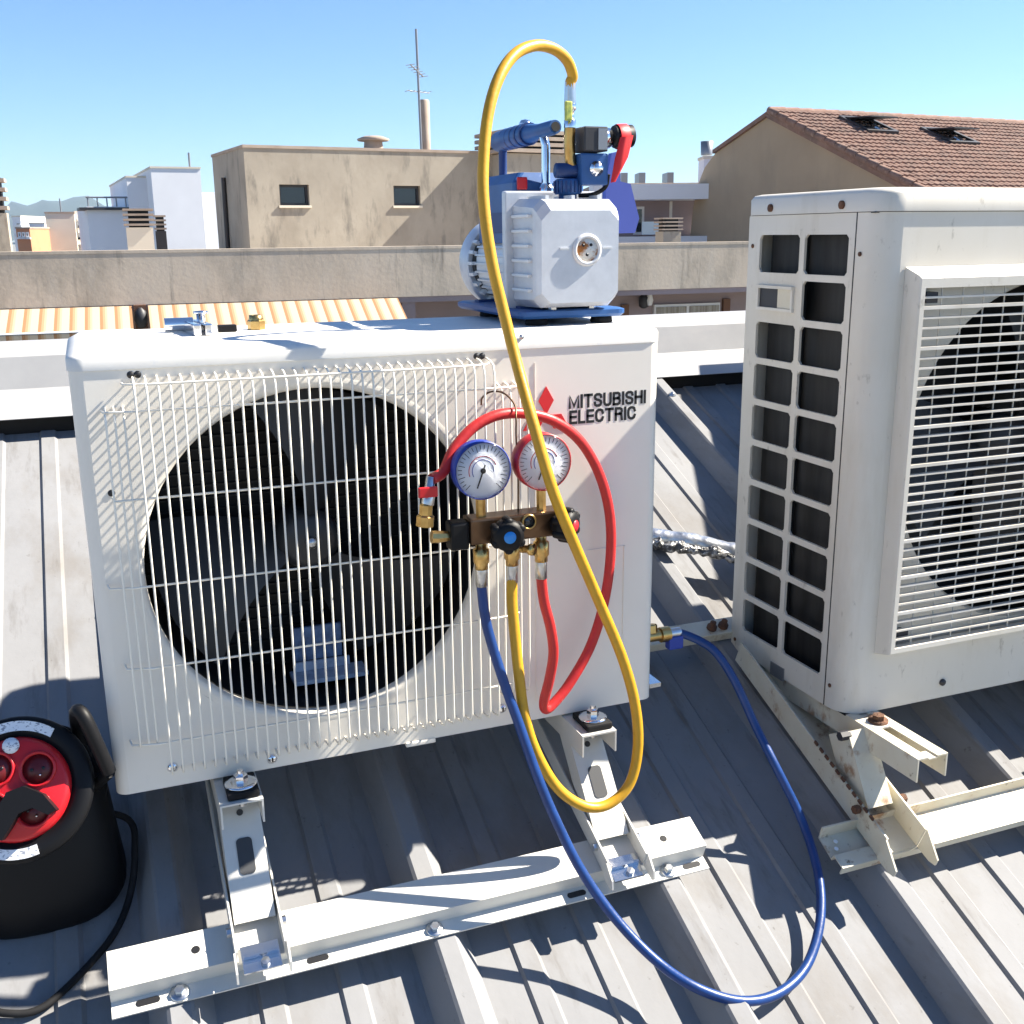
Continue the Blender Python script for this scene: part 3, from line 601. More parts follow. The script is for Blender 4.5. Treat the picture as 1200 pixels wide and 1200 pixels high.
# ------------------------------------------------------------------ its rusty support
fr2 = thing('support_frame', 'rust stained cream support frame under the weathered unit with side vents', 'bracket', (1.35, -.15, -.2))
def old_frame(root):
    s0 = -.212/ca
    f = RF(); fr = Fr(f.o, (0, ca, sa), (0, -sa, ca), (1, 0, 0))
    MB().strip([(s0, .004), (s0, .016), (s0+.020, .016), (s0+.022, .006), (s0+.062, .010), (s0+.064, .034)], 1.012, 2.05, .0025, fr).build('beam', 'old_bracket', root)
    for (x, s_) in ((1.026, s0+.034), (1.033, s0+.046)): MB().lathe([(.0035, 0), (.0035, .001)], slope(x, s_+.0, .0138), (0, -sa, ca), 10).build('hole', 'frame_white', root)
    for xc in (1.118, 1.118+.62):
        h = .026
        # upper arm with a long slot
        xu = xc+.033; f1 = Fr((xu, 0, Z2-.003), (1, 0, 0), (0, 0, 1), (0, 1, 0)); yA = -.238
        up = MB()
        up.strip([(-.0085, 0), (-h, 0), (-h, -.036)], yA, .20, -.0025, f1); up.strip([(.0085, 0), (h, 0), (h, -.036)], yA, .20, .0025, f1)
        up.box((xu-.0083, yA, Z2-.0055), (xu+.0083, yA+.022, Z2-.0032)); up.box((xu-.0083, -.115, Z2-.0055), (xu+.0083, .20, Z2-.0032))
        up.build('upper_arm', 'old_bracket', root)
        wz = Z2-.0028
        w_ = MB().box((xu-.020, -.132, wz), (xu+.020, -.094, wz+.003)).build('square_washer', 'old_white', root)
        MB().lathe([(.016, 0), (.016, .004), (0, .004)], (xu+.002, -.112, wz+.003), (0, 0, 1), 18).build('washer', 'rust', w_)
        MB().lathe([(.010, .004), (.010, .012), (0, .013)], (xu+.002, -.112, wz+.003), (0, 0, 1), 6, False).build('nut', 'rust', w_)
        MB().box((xu-.030, -.07, Z2-.0025), (xu+.03, .19, Z2-.0004)).build('rubber_strip', 'black_rubber', root)
        # lower arm open upwards with a toothed left cheek
        fb = Fr(f.o+Vector((xc, 0, 0)), (1, 0, 0), (0, -sa, ca), (0, ca, sa)); k = h+.012; sf = -.248/ca
        MB().strip([(-k, .062), (-k, .0185), (k, .0185), (k, .062)], sf+.04, .20/ca, .003, fb).build('lower_arm', 'old_bracket', root)
        for sx in (-1, 1):
            x = sx*k+(0 if sx > 0 else -.003)
            MB().prism([(sf+.0398, .0185), (sf+.012, .0190), (sf, .024), (sf, .036), (sf+.0398, .062)], x, x+.003, Fr(fb.o, (0, ca, sa), (0, -sa, ca), (1, 0, 0))).build('arm_cheek', 'old_bracket', root)
        tooth = MB().box((-k-.0032, sf+.075, .0622), (-k-.0002, sf+.084, .0670), Fr(fb.o, (1, 0, 0), (0, ca, sa), (0, -sa, ca))).build('tooth', 'rust', root)
        for i in range(1, 11): inst(tooth, root, Vector((0, ca, sa))*(.0155*i))
        # strut
        a = Vector((xc-.002, -.172, zr(-.172)+.056)); b = Vector((xc-.002, -.112, Z2-.006)); d = b-a; L = d.length; d.normalize(); nrm = Vector((1, 0, 0)).cross(d); nrm = -nrm if nrm.y > 0 else nrm
        kk = .021
        st = MB().strip([(-kk, -.05), (-kk, 0), (kk, 0), (kk, -.05)], 0, L, .003, Fr(a, (1, 0, 0), nrm, d)).build('strut', 'old_bracket', root, label='rust streaked front strut')
        for sx in (-1, 1): MB().tube([a+Vector((sx*(k+.002), .0, .004)), a+Vector((sx*(k+.012), 0, .004))], .007, 6, False).build('pivot_bolt', 'rust', root)
        MB().tube([b+Vector((-h-.012, 0, -.006)), b+Vector((-h+.006, 0, -.006))], .008, 6, False).build('pivot_bolt', 'dark_metal', root)
    # rear rail across the ribs
    MB().box((.80, .262/ca, .004), (1.95, .300/ca, .022), RF(), bev=.002).build('rear_rail', 'old_bracket', root)
    for x in (1.075, 1.10):
        MB().lathe([(.010, 0), (.010, .006), (.006, .007), (.006, .016), (0, .017)], slope(x, .278/ca, .0225), (0, -sa, ca), 10).build('bolt', 'rust', root)
old_frame(fr2)

# added box behind the old unit, shaped to shade the sheets between the units
vh = thing('shadow_box', 'grey sheet metal box added behind the large weathered unit to shade the roof', 'occluder', (2.35, .75, .1))
MB().prism([(.34, zr(.34)-HR), (1.13, zr(1.13)-HR), (1.13, .760), (.34, .760)], 2.10, 2.58, Fr((0, 0, 0), (0, 1, 0), (0, 0, 1), (1, 0, 0))).build('casing', 'grey_metal', vh)
vc = MB().box((2.075, .315, .761), (2.605, 1.155, .793), bev=.004).build('cover', 'flashing', vh)
for k in range(7): MB().box((2.094, .42, .42+.04*k), (2.0995, 1.05, .445+.04*k)).build('louvre', 'flashing', vh)

# ================================================================== VACUUM PUMP
LZ = UH+.0245
pump = thing('vacuum_pump', 'blue and silver vacuum pump with round sight glass standing on the unit lid', 'pump', (.68, .17, LZ))
def make_pump(t):
    b = MB()
    def octo(x0, x1, z0, z1, c_, y): return [Vector(p) for p in ((x0+c_, y, z0), (x1-c_, y, z0), (x1, y, z0+c_), (x1, y, z1-c_), (x1-c_, y, z1), (x0+c_, y, z1), (x0, y, z1-c_), (x0, y, z0+c_))]
    b.rings([octo(.617, .750, .610, .7625, .010, .118), octo(.619, .748, .611, .760, .012, .048), octo(.6205, .7465, .614, .756, .014, .040), octo(.6245, .7435, .618, .7445, .014, .030)], False)
    box = b.build('oil_box', 'pump_silver', t)
    for i in range(6):
        z = .633+i*.0205; MB().box((.6125, .052, z), (.6195, .116, z+.0045), bev=.0012).build('fin', 'pump_fin', box)
    for i in range(3): MB().box((.640+i*.04, .052, .7605), (.645+i*.04, .116, .7655)).build('fin', 'pump_fin', box)
    sg = MB().lathe([(.0225, 0), (.0225, .002), (.019, .0045), (.0165, .003), (.0165, .001), (0, .001)], (.6935, .030, .6905), (0, -1, 0), 32).build('sight_glass', 'pump_fin', box)
    MB().lathe([(.0162, .0012), (.0162, .0022), (0, .0022)], (.6935, .030, .6905), (0, -1, 0), 28).build('glass', 'sight_oil', sg)
    for q in ((.687, .697), (.699, .6975), (.693, .684)): MB().lathe([(.0022, .0022), (.0022, .0032), (0, .0032)], (q[0], .030, q[1]), (0, -1, 0), 10).build('glass_dot', 'print_black', sg)
    for x in (.652, .718): MB().box((x, .0285, .692), (x+.015, .0302, .6945)).build('level_mark', 'pump_fin', box)
    MB().box((.604, .1182, .603), (.760, .131, .7735), bev=.003).build('flange', 'pump_silver', t)
    # motor
    mo = MB().lathe([(.060, 0), (.060, .17)], (.684, .131, .668), (0, 1, 0), 40).build('motor', 'pump_fin', t)
    for k in range(30):
        a = 2*PI*k/30; e = Vector((math.cos(a), 0, math.sin(a))); w = Vector((-math.sin(a), 0, math.cos(a)))
        MB().box((.0602, 0, -.0013), (.0645, .166, .0013), Fr(Vector((.684, .133, .668)), e, (0, 1, 0), w)).build('motor_rib', 'pump_fin', mo)
    MB().lathe([(.061, 0), (.061, .022), (0, .022)], (.684, .302, .668), (0, 1, 0), 36).build('vent_core', 'shroud_black', mo)
    cv = MB().lathe([(.068, .0), (.072, .004), (.073, .03), (.068, .046), (.05, .054), (0, .056)], (.684, .318, .668), (0, 1, 0), 40).build('fan_cover', 'pump_silver', mo)
    for k in range(24):
        a = 2*PI*k/24; e = Vector((math.cos(a), 0, math.sin(a))); w = Vector((-math.sin(a), 0, math.cos(a)))
        MB().box((.0612, -.020, -.0026), (.069, .004, .0026), Fr(Vector((.684, .318, .668)), e, (0, 1, 0), w)).build('vent_louvre', 'pump_fin', cv)
    # terminal box
    tb = MB(); tb.rings([rrect(.628, .742, .142, .300, .006, .700, 3), rrect(.628, .742, .142, .300, .006, .786, 3), rrect(.640, .730, .150, .288, .008, .801, 3)], False); tb = tb.build('terminal_box', 'pump_blue', t)
    MB().box((.6262, .16, .715), (.6278, .28, .745)).build('vent_panel', 'pump_dark_blue', tb)
    MB().box((.632, .137, .776), (.648, .1415, .794), bev=.002).build('switch', 'red_plastic', tb)
    # handle
    MB().tube([(.676, .135, .774), (.676, .135, .838), (.674, .140, .852), (.672, .155, .8585)], .0065, 12).build('handle_post', 'chrome', t)
    MB().tube([(.670, .295, .80), (.670, .295, .838), (.670, .29, .848)], .0065, 12).build('handle_post', 'pump_dark_blue', t)
    gp = [(.674, .095, .860), (.6735, .105, .8595), (.673, .125, .859), (.672, .15, .8585), (.6705, .20, .858), (.669, .26, .857), (.668, .305, .856), (.668, .312, .856)]
    g = MB().tube(gp, [.0095, .0105, .0105, .0105, .0155, .0165, .0155, .009], 16).build('grip', 'pump_blue', t)
    MB().tube([(.6741, .0945, .8602), (.6741, .0940, .8603)], .007, 14).build('grip_hole', 'print_black', g)
    for k in range(5): MB().tube([(.671-.0004*k, .185+.02*k, .8582-.0003*k), (.671-.0004*k, .190+.02*k, .858-.0003*k)], .0168, 16).build('grip_ring', 'pump_dark_blue', g)
    MB().lathe([(.012, 0), (.012, .006), (.009, .008), (.009, .012)], (.676, .135, .7735), (0, 0, 1), 12).build('post_base', 'chrome', t)
    # oil filler cap
    cap = MB().lathe([(.013, -.012), (.013, 0), (.019, .0), (.019, .019), (.016, .021), (0, .021)], (.690, .088, .768), (0, 0, 1), 24).build('filler_cap', 'pump_blue', t)
    for k in range(18):
        a = 2*PI*k/18; MB().box((.0188, -.0012, .002), (.0205, .0012, .018), Fr((.690, .088, .768), (math.cos(a), math.sin(a), 0), (-math.sin(a), math.cos(a), 0))).build('cap_ridge', 'pump_dark_blue', cap)
    # solenoid valve
    v = MB().box((.700, .062, .780), (.742, .105, .823), bev=.003).build('valve_block', 'pump_blue', t)
    n_ = MB().lathe([(.0105, 0), (.0105, .004), (.007, .006), (.007, .009), (0, .009)], (.722, .062, .802), (0, -1, 0), 20).build('block_nut', 'chrome', v)
    MB().lathe([(.0105, 0), (.0105, .03), (0, .03)], (.700, .084, .800), (-1, 0, 0), 14).build('inlet_pipe', 'pump_dark_blue', v)
    coil = MB().box((.702, .058, .825), (.739, .100, .8585), bev=.002).build('solenoid_coil', 'dark_metal', t)
    MB().box((.7235, .0572, .8275), (.7375, .0582, .856)).build('coil_plate', 'grey_metal', coil)
    MB().lathe([(.014, 0), (.014, .012), (.011, .012), (.011, .02)], (.739, .080, .845), (1, 0, 0), 20).build('coil_nut', 'chrome', coil)
    e = MB().lathe([(.0155, 0), (.0155, .028), (.012, .03), (0, .03)], (.759, .080, .847), (1, 0, .06), 22).build('end_cap', 'black_plastic', t)
    MB().lathe([(.0172, .004), (.0172, .019), (.0165, .0195), (.0156, .0195), (.0156, .004)], (.759, .080, .847), (1, 0, .06), 22, True, False).build('cap_ring', 'red_strap', e)
    st = MB(); st.rings([[Vector((x, y, z)) for x, y, z in ((.7605, .0632, .845), (.780, .0632, .848), (.780, .0600, .848), (.7605, .0600, .845))], [Vector((x, y, z)) for x, y, z in ((.751, .0610, .815), (.771, .0610, .818), (.771, .0580, .818), (.751, .0580, .815))], [Vector((x, y, z)) for x, y, z in ((.7445, .0600, .783), (.751, .0600, .784), (.751, .0575, .784), (.7445, .0575, .783))]], True); st.build('cap_strap', 'red_strap', e)
    MB().tube(crom([(.746, .07, .795), (.744, .075, .778), (.728, .08, .768), (.706, .085, .766)], 6), .0032, 8).build('cable', 'black_rubber', t)
    # brass elbow and quick valve towards the yellow hose
    MB().tube([(.698, .084, .800), (.692, .084, .812), (.6905, .084, .840), (.6905, .082, .858)], .008, 12).build('elbow', 'brass', t)
    q = MB().lathe([(.0085, 0), (.0085, .010), (.006, .012), (.006, .022), (.0085, .024), (.0085, .032), (.006, .034)], (.6905, .082, .858), (0, -.02, 1), 12).build('ball_valve', 'chrome', t)
    MB().box((.6775, .068, .866), (.6885, .0735, .892), bev=.002).build('valve_lever', 'yellow_label', q)
    MB().tube([(.6905, .0815, .890), (.6905, .081, .918)], [.0085, .0078], 12).build('hose_ferrule', 'zinc', q)
    # right-hand guard plate
    pl = [onY(*q, .21) for q in ((706, 274), (740, 273), (745, 256), (735, 216), (723, 213), (722, 178), (713, 180), (706, 212))]
    gu = MB(); gu.prism([(p_.x, p_.z) for p_ in pl], -.21, -.198, Fr((0, 0, 0), (1, 0, 0), (0, 0, 1), (0, -1, 0))); gu.build('side_guard', 'violet_blue', t)
    # base tray and rubber feet
    bs = MB(); bs.rings([rrect(.604, .764, .050, .335, .012, LZ+.010, 4), rrect(.600, .768, .046, .340, .014, LZ+.014, 4), rrect(.600, .768, .046, .340, .014, LZ+.020, 4), rrect(.606, .762, .052, .334, .012, LZ+.022, 4)], False); bs = bs.build('base_tray', 'pump_blue', t)
    for x in (.632, .736):
        for y in (.068, .262): MB().lathe([(.015, 0), (.017, .002), (.015, .0105), (0, .0105)], (x, y, LZ), (0, 0, 1), 18).build('foot', 'black_rubber', bs)
    for x in (.655, .715): MB().lathe([(.007, 0), (.007, .006), (0, .006)], (x, .060, LZ+.022), (0, 0, 1), 6, False).build('bolt', 'chrome', bs)
    for y in (.10, .28): MB().box((.62, y, LZ+.022), (.75, y+.02, .6105)).build('cradle', 'pump_dark_blue', bs)
make_pump(pump)

# ================================================================== GAUGE MANIFOLD
mf = thing('gauge_manifold', 'bronze gauge manifold with blue and red pressure gauges hung on the wire guard', 'gauges', (.54, -.08, .32))
def make_manifold(t):
    y0 = -.104; y1 = -.070
    body = MB().box((.466, y0, .318), (.606, y1, .353), bev=.003).build('body', 'bronze', t)
    MB().box((.440, y0+.004, .312), (.466, y1-.004, .350), bev=.004).build('end_block', 'black_plastic', body)
    def gauge(x, z, mt, lab):
        ax = (-.03, -1, .02); o = (x, -.080, z)
        g = MB().lathe([(.032, -.010), (.0370, -.008), (.0385, 0), (.0385, .020), (.036, .020), (.036, .017)], o, ax, 40, True, False).build('gauge', mt, t, label=lab)
        MB().lathe([(0, -.010), (.032, -.010)], o, ax, 40, True, False).build('gauge_back', mt, g)
        MB().lathe([(.036, .0165), (.036, .0172), (0, .0172)], o, ax, 40).build('dial', 'gauge_face', g)
        A = Vector(ax).normalized(); e1 = Vector((1, 0, 0)); e1 = (e1-A*e1.dot(A)).normalized(); e2 = e1.cross(A); e2 = e2 if e2.z > 0 else -e2
        C = Vector(o)+A*.0174
        for k in range(28):
            a = math.radians(225-270*k/27); d = e1*math.cos(a)+e2*math.sin(a); w = A.cross(d); L = .005 if k % 3 else .008
            f = Fr(C, d, w, A); MB().box((.033-L, -.00035, 0), (.033, .00035, .0004), f).build('tick', 'print_black', g)
        for rad, mt2, a0, a1 in ((.019, 'gauge_red' , 200, 20), (.0145, 'gauge_blue', 210, -10)):
            pts = [C+(e1*math.cos(math.radians(a0+(a1-a0)*q/20))+e2*math.sin(math.radians(a0+(a1-a0)*q/20)))*rad for q in range(21)]
            MB().tube(pts, .0006, 4).build('scale_ring', mt2, g)
        d = (e1*-.35+e2*-.94); MB().box((-.008, -.0009, .0008), (.024, .0009, .0016), Fr(C, d, A.cross(d), A)).build('needle', 'print_black', g)
        MB().lathe([(.0035, .0003), (.0035, .0028), (0, .003)], C, A, 14).build('needle_hub', 'print_black', g)
        pts = []
        MB().lathe([(.0375, .0205), (.037, .0225), (.027, .0245), (.012, .0252), (0, .0253)], o, ax, 40, True, False).build('lens', 'clear_plastic', g)
        MB().tube([(x, -.086, z-.034), (x, -.087, .352)], .007, 8, False).build('stem', 'brass', g)
        return g
    gauge(.4865, .416, 'gauge_blue', 'blue rimmed pressure gauge'); gauge(.573, .4195, 'gauge_red', 'red rimmed pressure gauge')
    # hand wheels
    k1 = MB().lathe([(.010, 0), (.012, .006), (.0205, .010), (.0215, .020), (.020, .030), (.012, .0335), (0, .0335)], (.512, y0, .3335), (-.12, -1, 0), 22).build('hand_wheel', 'black_plastic', t, label='black hand wheel with a blue centre')
    MB().lathe([(.0082, .0336), (.0080, .0345), (0, .0345)], (.512, y0, .3335), (-.12, -1, 0), 20).build('wheel_insert', 'knob_blue', k1)
    k2 = MB().lathe([(.010, 0), (.012, .006), (.0205, .010), (.0215, .020), (.020, .030), (.012, .0335), (0, .0335)], (.584, y0+.002, .336), (.62, -.78, 0), 22).build('hand_wheel', 'black_plastic', t)
    MB().lathe([(.0082, .0336), (.0080, .0345), (0, .0345)], (.584, y0+.002, .336), (.62, -.78, 0), 20).build('wheel_insert', 'gauge_red', k2)
    for (kk, c_, ax) in ((k1, (.512, y0, .3335), (-.12, -1, 0)), (k2, (.584, y0+.002, .336), (.62, -.78, 0))):
        A = Vector(ax).normalized(); e1 = Vector((0, 0, 1)); e2 = A.cross(e1)
        for j in range(6):
            a = 2*PI*j/6; d = e1*math.cos(a)+e2*math.sin(a)
            MB().lathe([(.0058, .010), (.0062, .012), (.0062, .028), (.004, .0305), (0, .0305)], Vector(c_)+d*.0185, A, 10).build('grip_lobe', 'black_plastic', kk)
    sg = MB().lathe([(.0105, 0), (.0105, .004), (.0085, .0045), (.0085, .002)], (.547, y0, .343), (0, -1, 0), 22, True, False).build('sight_glass', 'brass', t)
    MB().lathe([(.0085, .0), (.0085, .002), (0, .002)], (.547, y0, .343), (0, -1, 0), 20).build('glass', 'dark_glass', sg)
    # hose ports
    for x, zt in ((.486, .319), (.530, .319), (.573, .319)):
        p_ = MB().lathe([(.0075, 0), (.0075, .010), (.011, .012), (.011, .030), (.009, .033), (.009, .040), (0, .040)], (x, -.086, zt), (0, 0, -1), 10).build('port_nut', 'brass', t)
        MB().lathe([(.0078, .040), (.0082, .042), (.0082, .064), (0, .064)], (x, -.086, zt), (0, 0, -1), 16).build('hose_ferrule', 'zinc', p_)
    MB().lathe([(.0055, 0), (.0055, .012), (.008, .014), (.008, .02), (0, .02)], (.537, -.104, .306), (.5, -.8, .1), 10).build('bleed_valve', 'brass', t)
    # left end fittings with a red lever
    f = MB().tube([(.446, -.088, .330), (.426, -.088, .331), (.417, -.088, .332)], [.006, .0085, .0085], 8, False).build('side_port', 'brass', t)
    v = MB().lathe([(.012, 0), (.012, .013), (.009, .015), (.009, .028), (.006, .03), (0, .03)], (.4085, -.088, .348), (.1, 0, 1), 8, False).build('valve_nut', 'brass', t)
    MB().lathe([(.0085, .028), (.0085, .048), (.0065, .05), (.0065, .065), (0, .065)], (.4085, -.088, .348), (.18, .06, 1), 14).build('valve_tube', 'zinc', v)
    MB().box((.398, -.101, .388), (.424, -.096, .402), bev=.002).build('valve_lever', 'red_plastic', v)
    # hanging hook
    MB().tube(crom([(.543, -.078, .352), (.544, -.076, .40), (.543, -.073, .452), (.546, -.066, .475), (.550, -.05, .492), (.540, -.036, .506), (.524, -.030, .508), (.513, -.026, .500), (.512, -.024, .490)], 8), .0013, 8).build('hook', 'bronze', t)
make_manifold(mf)

# ================================================================== HOSES
def hose(name, pts, r, material, label, cat='hose'):
    P = [q if isinstance(q, Vector) else onY(*q) for q in pts]
    return tag(MB().tube(crom(P, 10), r, 14).build(name, material, origin=P[len(P)//2]), label, cat)
def ferr(a, b, r, parent, m_='zinc'): return MB().tube([a, b], r, 14).build('ferrule', m_, parent)
V = Vector
yp = [V((.6905, .081, .906)), V((.6905, .0805, .918)), (671, 88, .078), (664, 70, .070), (648, 57, .058), (626, 53.5, .042), (602, 65, .022), (583, 95, .002), (571, 140, -.014), (566, 200, -.03), (568, 250, -.042), (577, 310, -.055), (590, 365, -.066), (604, 420, -.085), (625, 497, -.128), (648, 575, -.150), (672, 635, -.145), (702, 705, -.13), (729, 770, -.125), (744, 825, -.125), (747.5, 875, -.128), (738, 918, -.132), (714, 942, -.135), (686, 945, -.135), (655, 925, -.13), (630, 885, -.122), (615, 840, -.114), (608, 790, -.105), (603, 740, -.096), (600, 705, -.090), V((.530, -.086, .265)), V((.530, -.086, .27))]
yh = hose('charging_hose', yp[:-1], .0076, 'yellow_hose', 'long yellow hose arching from the pump and looping below the manifold')
rp_ = [V((.573, -.086, .27)), V((.573, -.086, .255)), (637.5, 705, -.086), (645, 735, -.085), (648.5, 765, -.080), (644, 795, -.072), (637.5, 822, -.062), (640, 831, -.057), (650, 823, -.052), (668, 800, -.045), (692, 757, -.037), (708, 705, -.032), (715.5, 650, -.029), (714, 600, -.028), (702, 555, -.028), (680, 517, -.03), (650, 494, -.036), (618, 485, -.042), (585, 486, -.05), (556, 500, -.056), (533, 525, -.064), (520, 552, -.075), V((.4205, -.085, .408))]
rh = hose('charging_hose', rp_, .0074, 'red_hose', 'red hose bent in a loop around the two gauges')
def rf(px, py, dz): return on_roof(px, py, dz)
bp = [V((.486, -.086, .27)), V((.486, -.086, .25)), (571, 735, -.094), (589, 795, -.108), (608, 848, -.125), (628, 905, -.145), (650, 958, -.165), (680, 1018, -.19), (720, 1075, -.225), (768, 1125, rf(768, 1125, .016).y), (815, 1157, rf(815, 1157, .0115).y), (868, 1173, rf(868, 1173, -.004).y), (912, 1164, rf(912, 1164, -.018).y), (945, 1132, rf(945, 1132, -.026).y), (961, 1080, rf(961, 1080, -.014).y), (959, 1025, rf(959, 1025, .0).y), (940, 962, rf(940, 962, .02).y), (910, 900, -.10), (885, 850, -.055), (862, 800, -.025), (840, 766, .0), (820, 751, .018), V((.862, .034, .089)), V((.845, .035, .089))]
bh = hose('charging_hose', bp, .0070, 'blue_hose', 'blue hose sagging to the roof and up to the side valve')
e_ = ferr(V((.832, .035, .089)), V((.866, .0345, .089)), .0085, bh, 'zinc'); ferr(V((.8305, .035, .089)), V((.846, .035, .089)), .0125, bh, 'brass')
MB().box((.842, .024, .064), (.868, .040, .086), bev=.003).build('valve_body', 'gauge_blue', bh)

# ================================================================== CABLE REEL
def make_reel():
    C = onY(22, 925, -.01); n = V((-.16, -.86, .46)).normalized(); e1 = V((1, 0, 0)); e1 = (e1-n*e1.dot(n)).normalized(); e2 = n.cross(e1)
    e2 = e2 if e2.z > 0 else -e2
    foot = V((C.x, C.y+.05, zr(C.y+.05)-HR))
    t = thing('cable_reel', 'black and red extension cable reel on the roof beside the wire guard unit', 'cable reel', foot)
    f = Fr(C, e1, e2, n)
    R = .091
    fl = MB().lathe([(0, -.006), (R*.96, -.006), (R, -.002), (R, .004), (R*.97, .008), (.071, .010), (.068, .006), (0, .006)], C, n, 56).build('flange', 'black_plastic', t)
    fp = MB().lathe([(.065, .006), (.063, .013), (.058, .016), (0, .017)], C, n, 48).build('socket_plate', 'red_plastic', t)
    for a in (35, 125, 215, 305):
        d = e1*math.cos(math.radians(a))+e2*math.sin(math.radians(a)); o = C+d*.035
        s_ = MB().lathe([(.0228, .0165), (.022, .0205), (.0195, .0205), (.0187, .0172), (0, .0172)], o, n, 30).build('socket', 'red_plastic', fp)
        MB().lathe([(.0178, .0175), (.0178, .0178), (0, .0178)], o, n, 26).build('socket_well', mat('well_red%d' % a, (.10, .006, .008), rough=.35), s_)
        for sx in (-.007, .007): MB().lathe([(.0022, .0182), (.0022, .0186), (0, .0186)], o+e1*sx, n, 10).build('pin_hole', 'print_black', s_)
        MB().lathe([(.0018, .0182), (.0014, .0215), (0, .022)], o+e1*.003-e2*.008, n, 10).build('earth_pin', 'chrome', s_)
    MB().lathe([(.010, .017), (.010, .02), (0, .021)], C+e2*.0545, n, 16).build('thermal_button', 'paper_white', fp)
    for a0, a1 in ((52, 116), (240, 284)):
        pts_o = [(math.cos(math.radians(a0+(a1-a0)*k/14))*.083, math.sin(math.radians(a0+(a1-a0)*k/14))*.085) for k in range(15)]; pts_i = [(math.cos(math.radians(a0+(a1-a0)*k/14))*.0735, math.sin(math.radians(a0+(a1-a0)*k/14))*.0725) for k in range(14, -1, -1)]
        MB().prism(pts_o+pts_i, .0098, .0106, f).build('printed_label', 'paper_white', t)
    MB().lathe([(.055, -.10), (.055, -.006)], C, n, 40).build('drum', 'black_plastic', t)
    w = []
    for k in range(9*28):
        a = 2*PI*k/28; w.append(f((.06*math.cos(a), .06*math.sin(a), -.014-.0088*k/28)))
    MB().tube(w, .0045, 6).build('wound_cable', 'black_rubber', t)
    MB().lathe([(0, -.108), (R*.95, -.108), (R*.95, -.102), (0, -.102)], C, n, 48).build('rear_flange', 'black_plastic', t)
    # raised black wedge plate on the red socket face
    MB().prism([(-.030, -.052), (-.018, -.020), (-.006, -.002), (.014, .002), (.036, -.012), (.050, -.034), (.040, -.038), (.022, -.026), (.006, -.030), (-.006, -.046), (-.016, -.058)], .0175, .034, f).build('black_wedge', 'black_plastic', t)
    # tube stand with the handle beside the drum
    H = [onY(128, 905, -.03), onY(108, 860, -.03), onY(97, 838, -.025), onY(90, 834, -.01), onY(91, 850, .03), onY(100, 885, .05)]
    MB().tube(crom(H, 8), .009, 12).build('handle', 'black_plastic', t)
    def oval(rx, ry, cy, zf): return [V((C.x+.006+rx*math.copysign(abs(math.cos(a))**.7, math.cos(a)), C.y+cy+ry*math.copysign(abs(math.sin(a))**.7, math.sin(a)), zf(C.y+cy+ry*math.sin(a)))) for a in (2*PI*k/32 for k in range(32))]
    zg = lambda y: zr(y)-HR+.002
    hs = MB(); hs.rings([oval(.100, .066, .094, zg), oval(.108, .074, .094, lambda y: zg(y)+.014), oval(.104, .072, .094, lambda y: zg(y)+.05), oval(.094, .066, .096, lambda y: C.z-.05), oval(.076, .05, .10, lambda y: C.z-.015)], True)
    hs.build('stand', 'black_plastic', t)
    MB().tube([C-n*.115, C-n*.102], .02, 14).build('axle', 'black_plastic', t)
    MB().tube([H[0], H[0]+V((-.02, .03, -.03)), C+e1*.06-n*.115], .008, 10).build('stand_bar', 'black_plastic', t)
    return t, C
reel, RC_ = make_reel()
cp = [V((RC_.x+.06, .10, -.06)), rf(150, 960, .02), rf(158, 1000, .0), rf(152, 1050, -.030), rf(135, 1092, -.038), rf(105, 1130, -.038), rf(70, 1165, -.038), rf(45, 1183, -.038), rf(18, 1188, -.038), rf(-20, 1180, -.038), rf(-80, 1140, -.038)]
tag(MB().tube(crom(cp, 8), .0048, 10).build('power_cable', 'black_rubber', origin=cp[4]), 'thin black cable trailing from the reel over the roof sheets', 'cable')

# ================================================================== FOIL WRAPPED PIPE BEHIND
p0, p1 = rf(770, 630, .024), rf(856, 646, .024); dd = (p1-p0)
pp = crom([p0-dd*1.4+V((0, .05, .0)), p0-dd*.5, p0, p0+dd*.5+V((0, 0, .004)), p1, p1+dd*.6, p1+dd*1.6], 8)
pipe = thing('insulated_pipe', 'foil wrapped refrigerant pipe lying across the roof ribs behind the units', 'pipe', tuple(p0))
random.seed(4)
MB().tube(pp, [.019+random.uniform(-.0012, .0012) for _ in pp], 16, True).build('foil_wrap', 'foil', pipe)
q_ = [p+V((0, -.022, -.010+random.uniform(-.003, .003))) for p in pp]
MB().tube(q_, [.012+random.uniform(-.004, .004) for _ in q_], 9, False).build('torn_wrap', 'foil_dark', pipe)

# ================================================================== SMALL THINGS ON THE LID
def lidp(px, py, z=LZ): return onZ(px, py, z)
tool = thing('flaring_tool', 'chrome flaring tool lying on the lid near its corner', 'tool', (.15, .2, LZ))
a, b = onY(192, 375, .20), onY(226, 377, .20); a.z = b.z = LZ+.0105
MB().tube([a, b], .0095, 16).build('tube_end', 'chrome', tool)
for i in range(2):
    a, b = onY(216+i*13, 374, .215), onY(232+i*13, 388, .12); f = (b-a); f.z = 0; L = f.length; f.normalize(); s_ = V((-f.y, f.x, 0)); a.z = LZ
    MB().box((0, -.005, .0005), (L, .005, .016), Fr(a, f, s_), bev=.002).build('clamp_bar', 'chrome', tool)
a = onY(236, 380, .165); a.z = LZ
MB().lathe([(.006, .016), (.006, .026), (.010, .027), (.010, .030), (0, .031)], a, (0, 0, 1), 12).build('clamp_screw', 'chrome', tool)
kn = thing('folding_knife', 'small black folding knife lying on the lid beside the chrome tool', 'knife', (.23, .2, LZ))
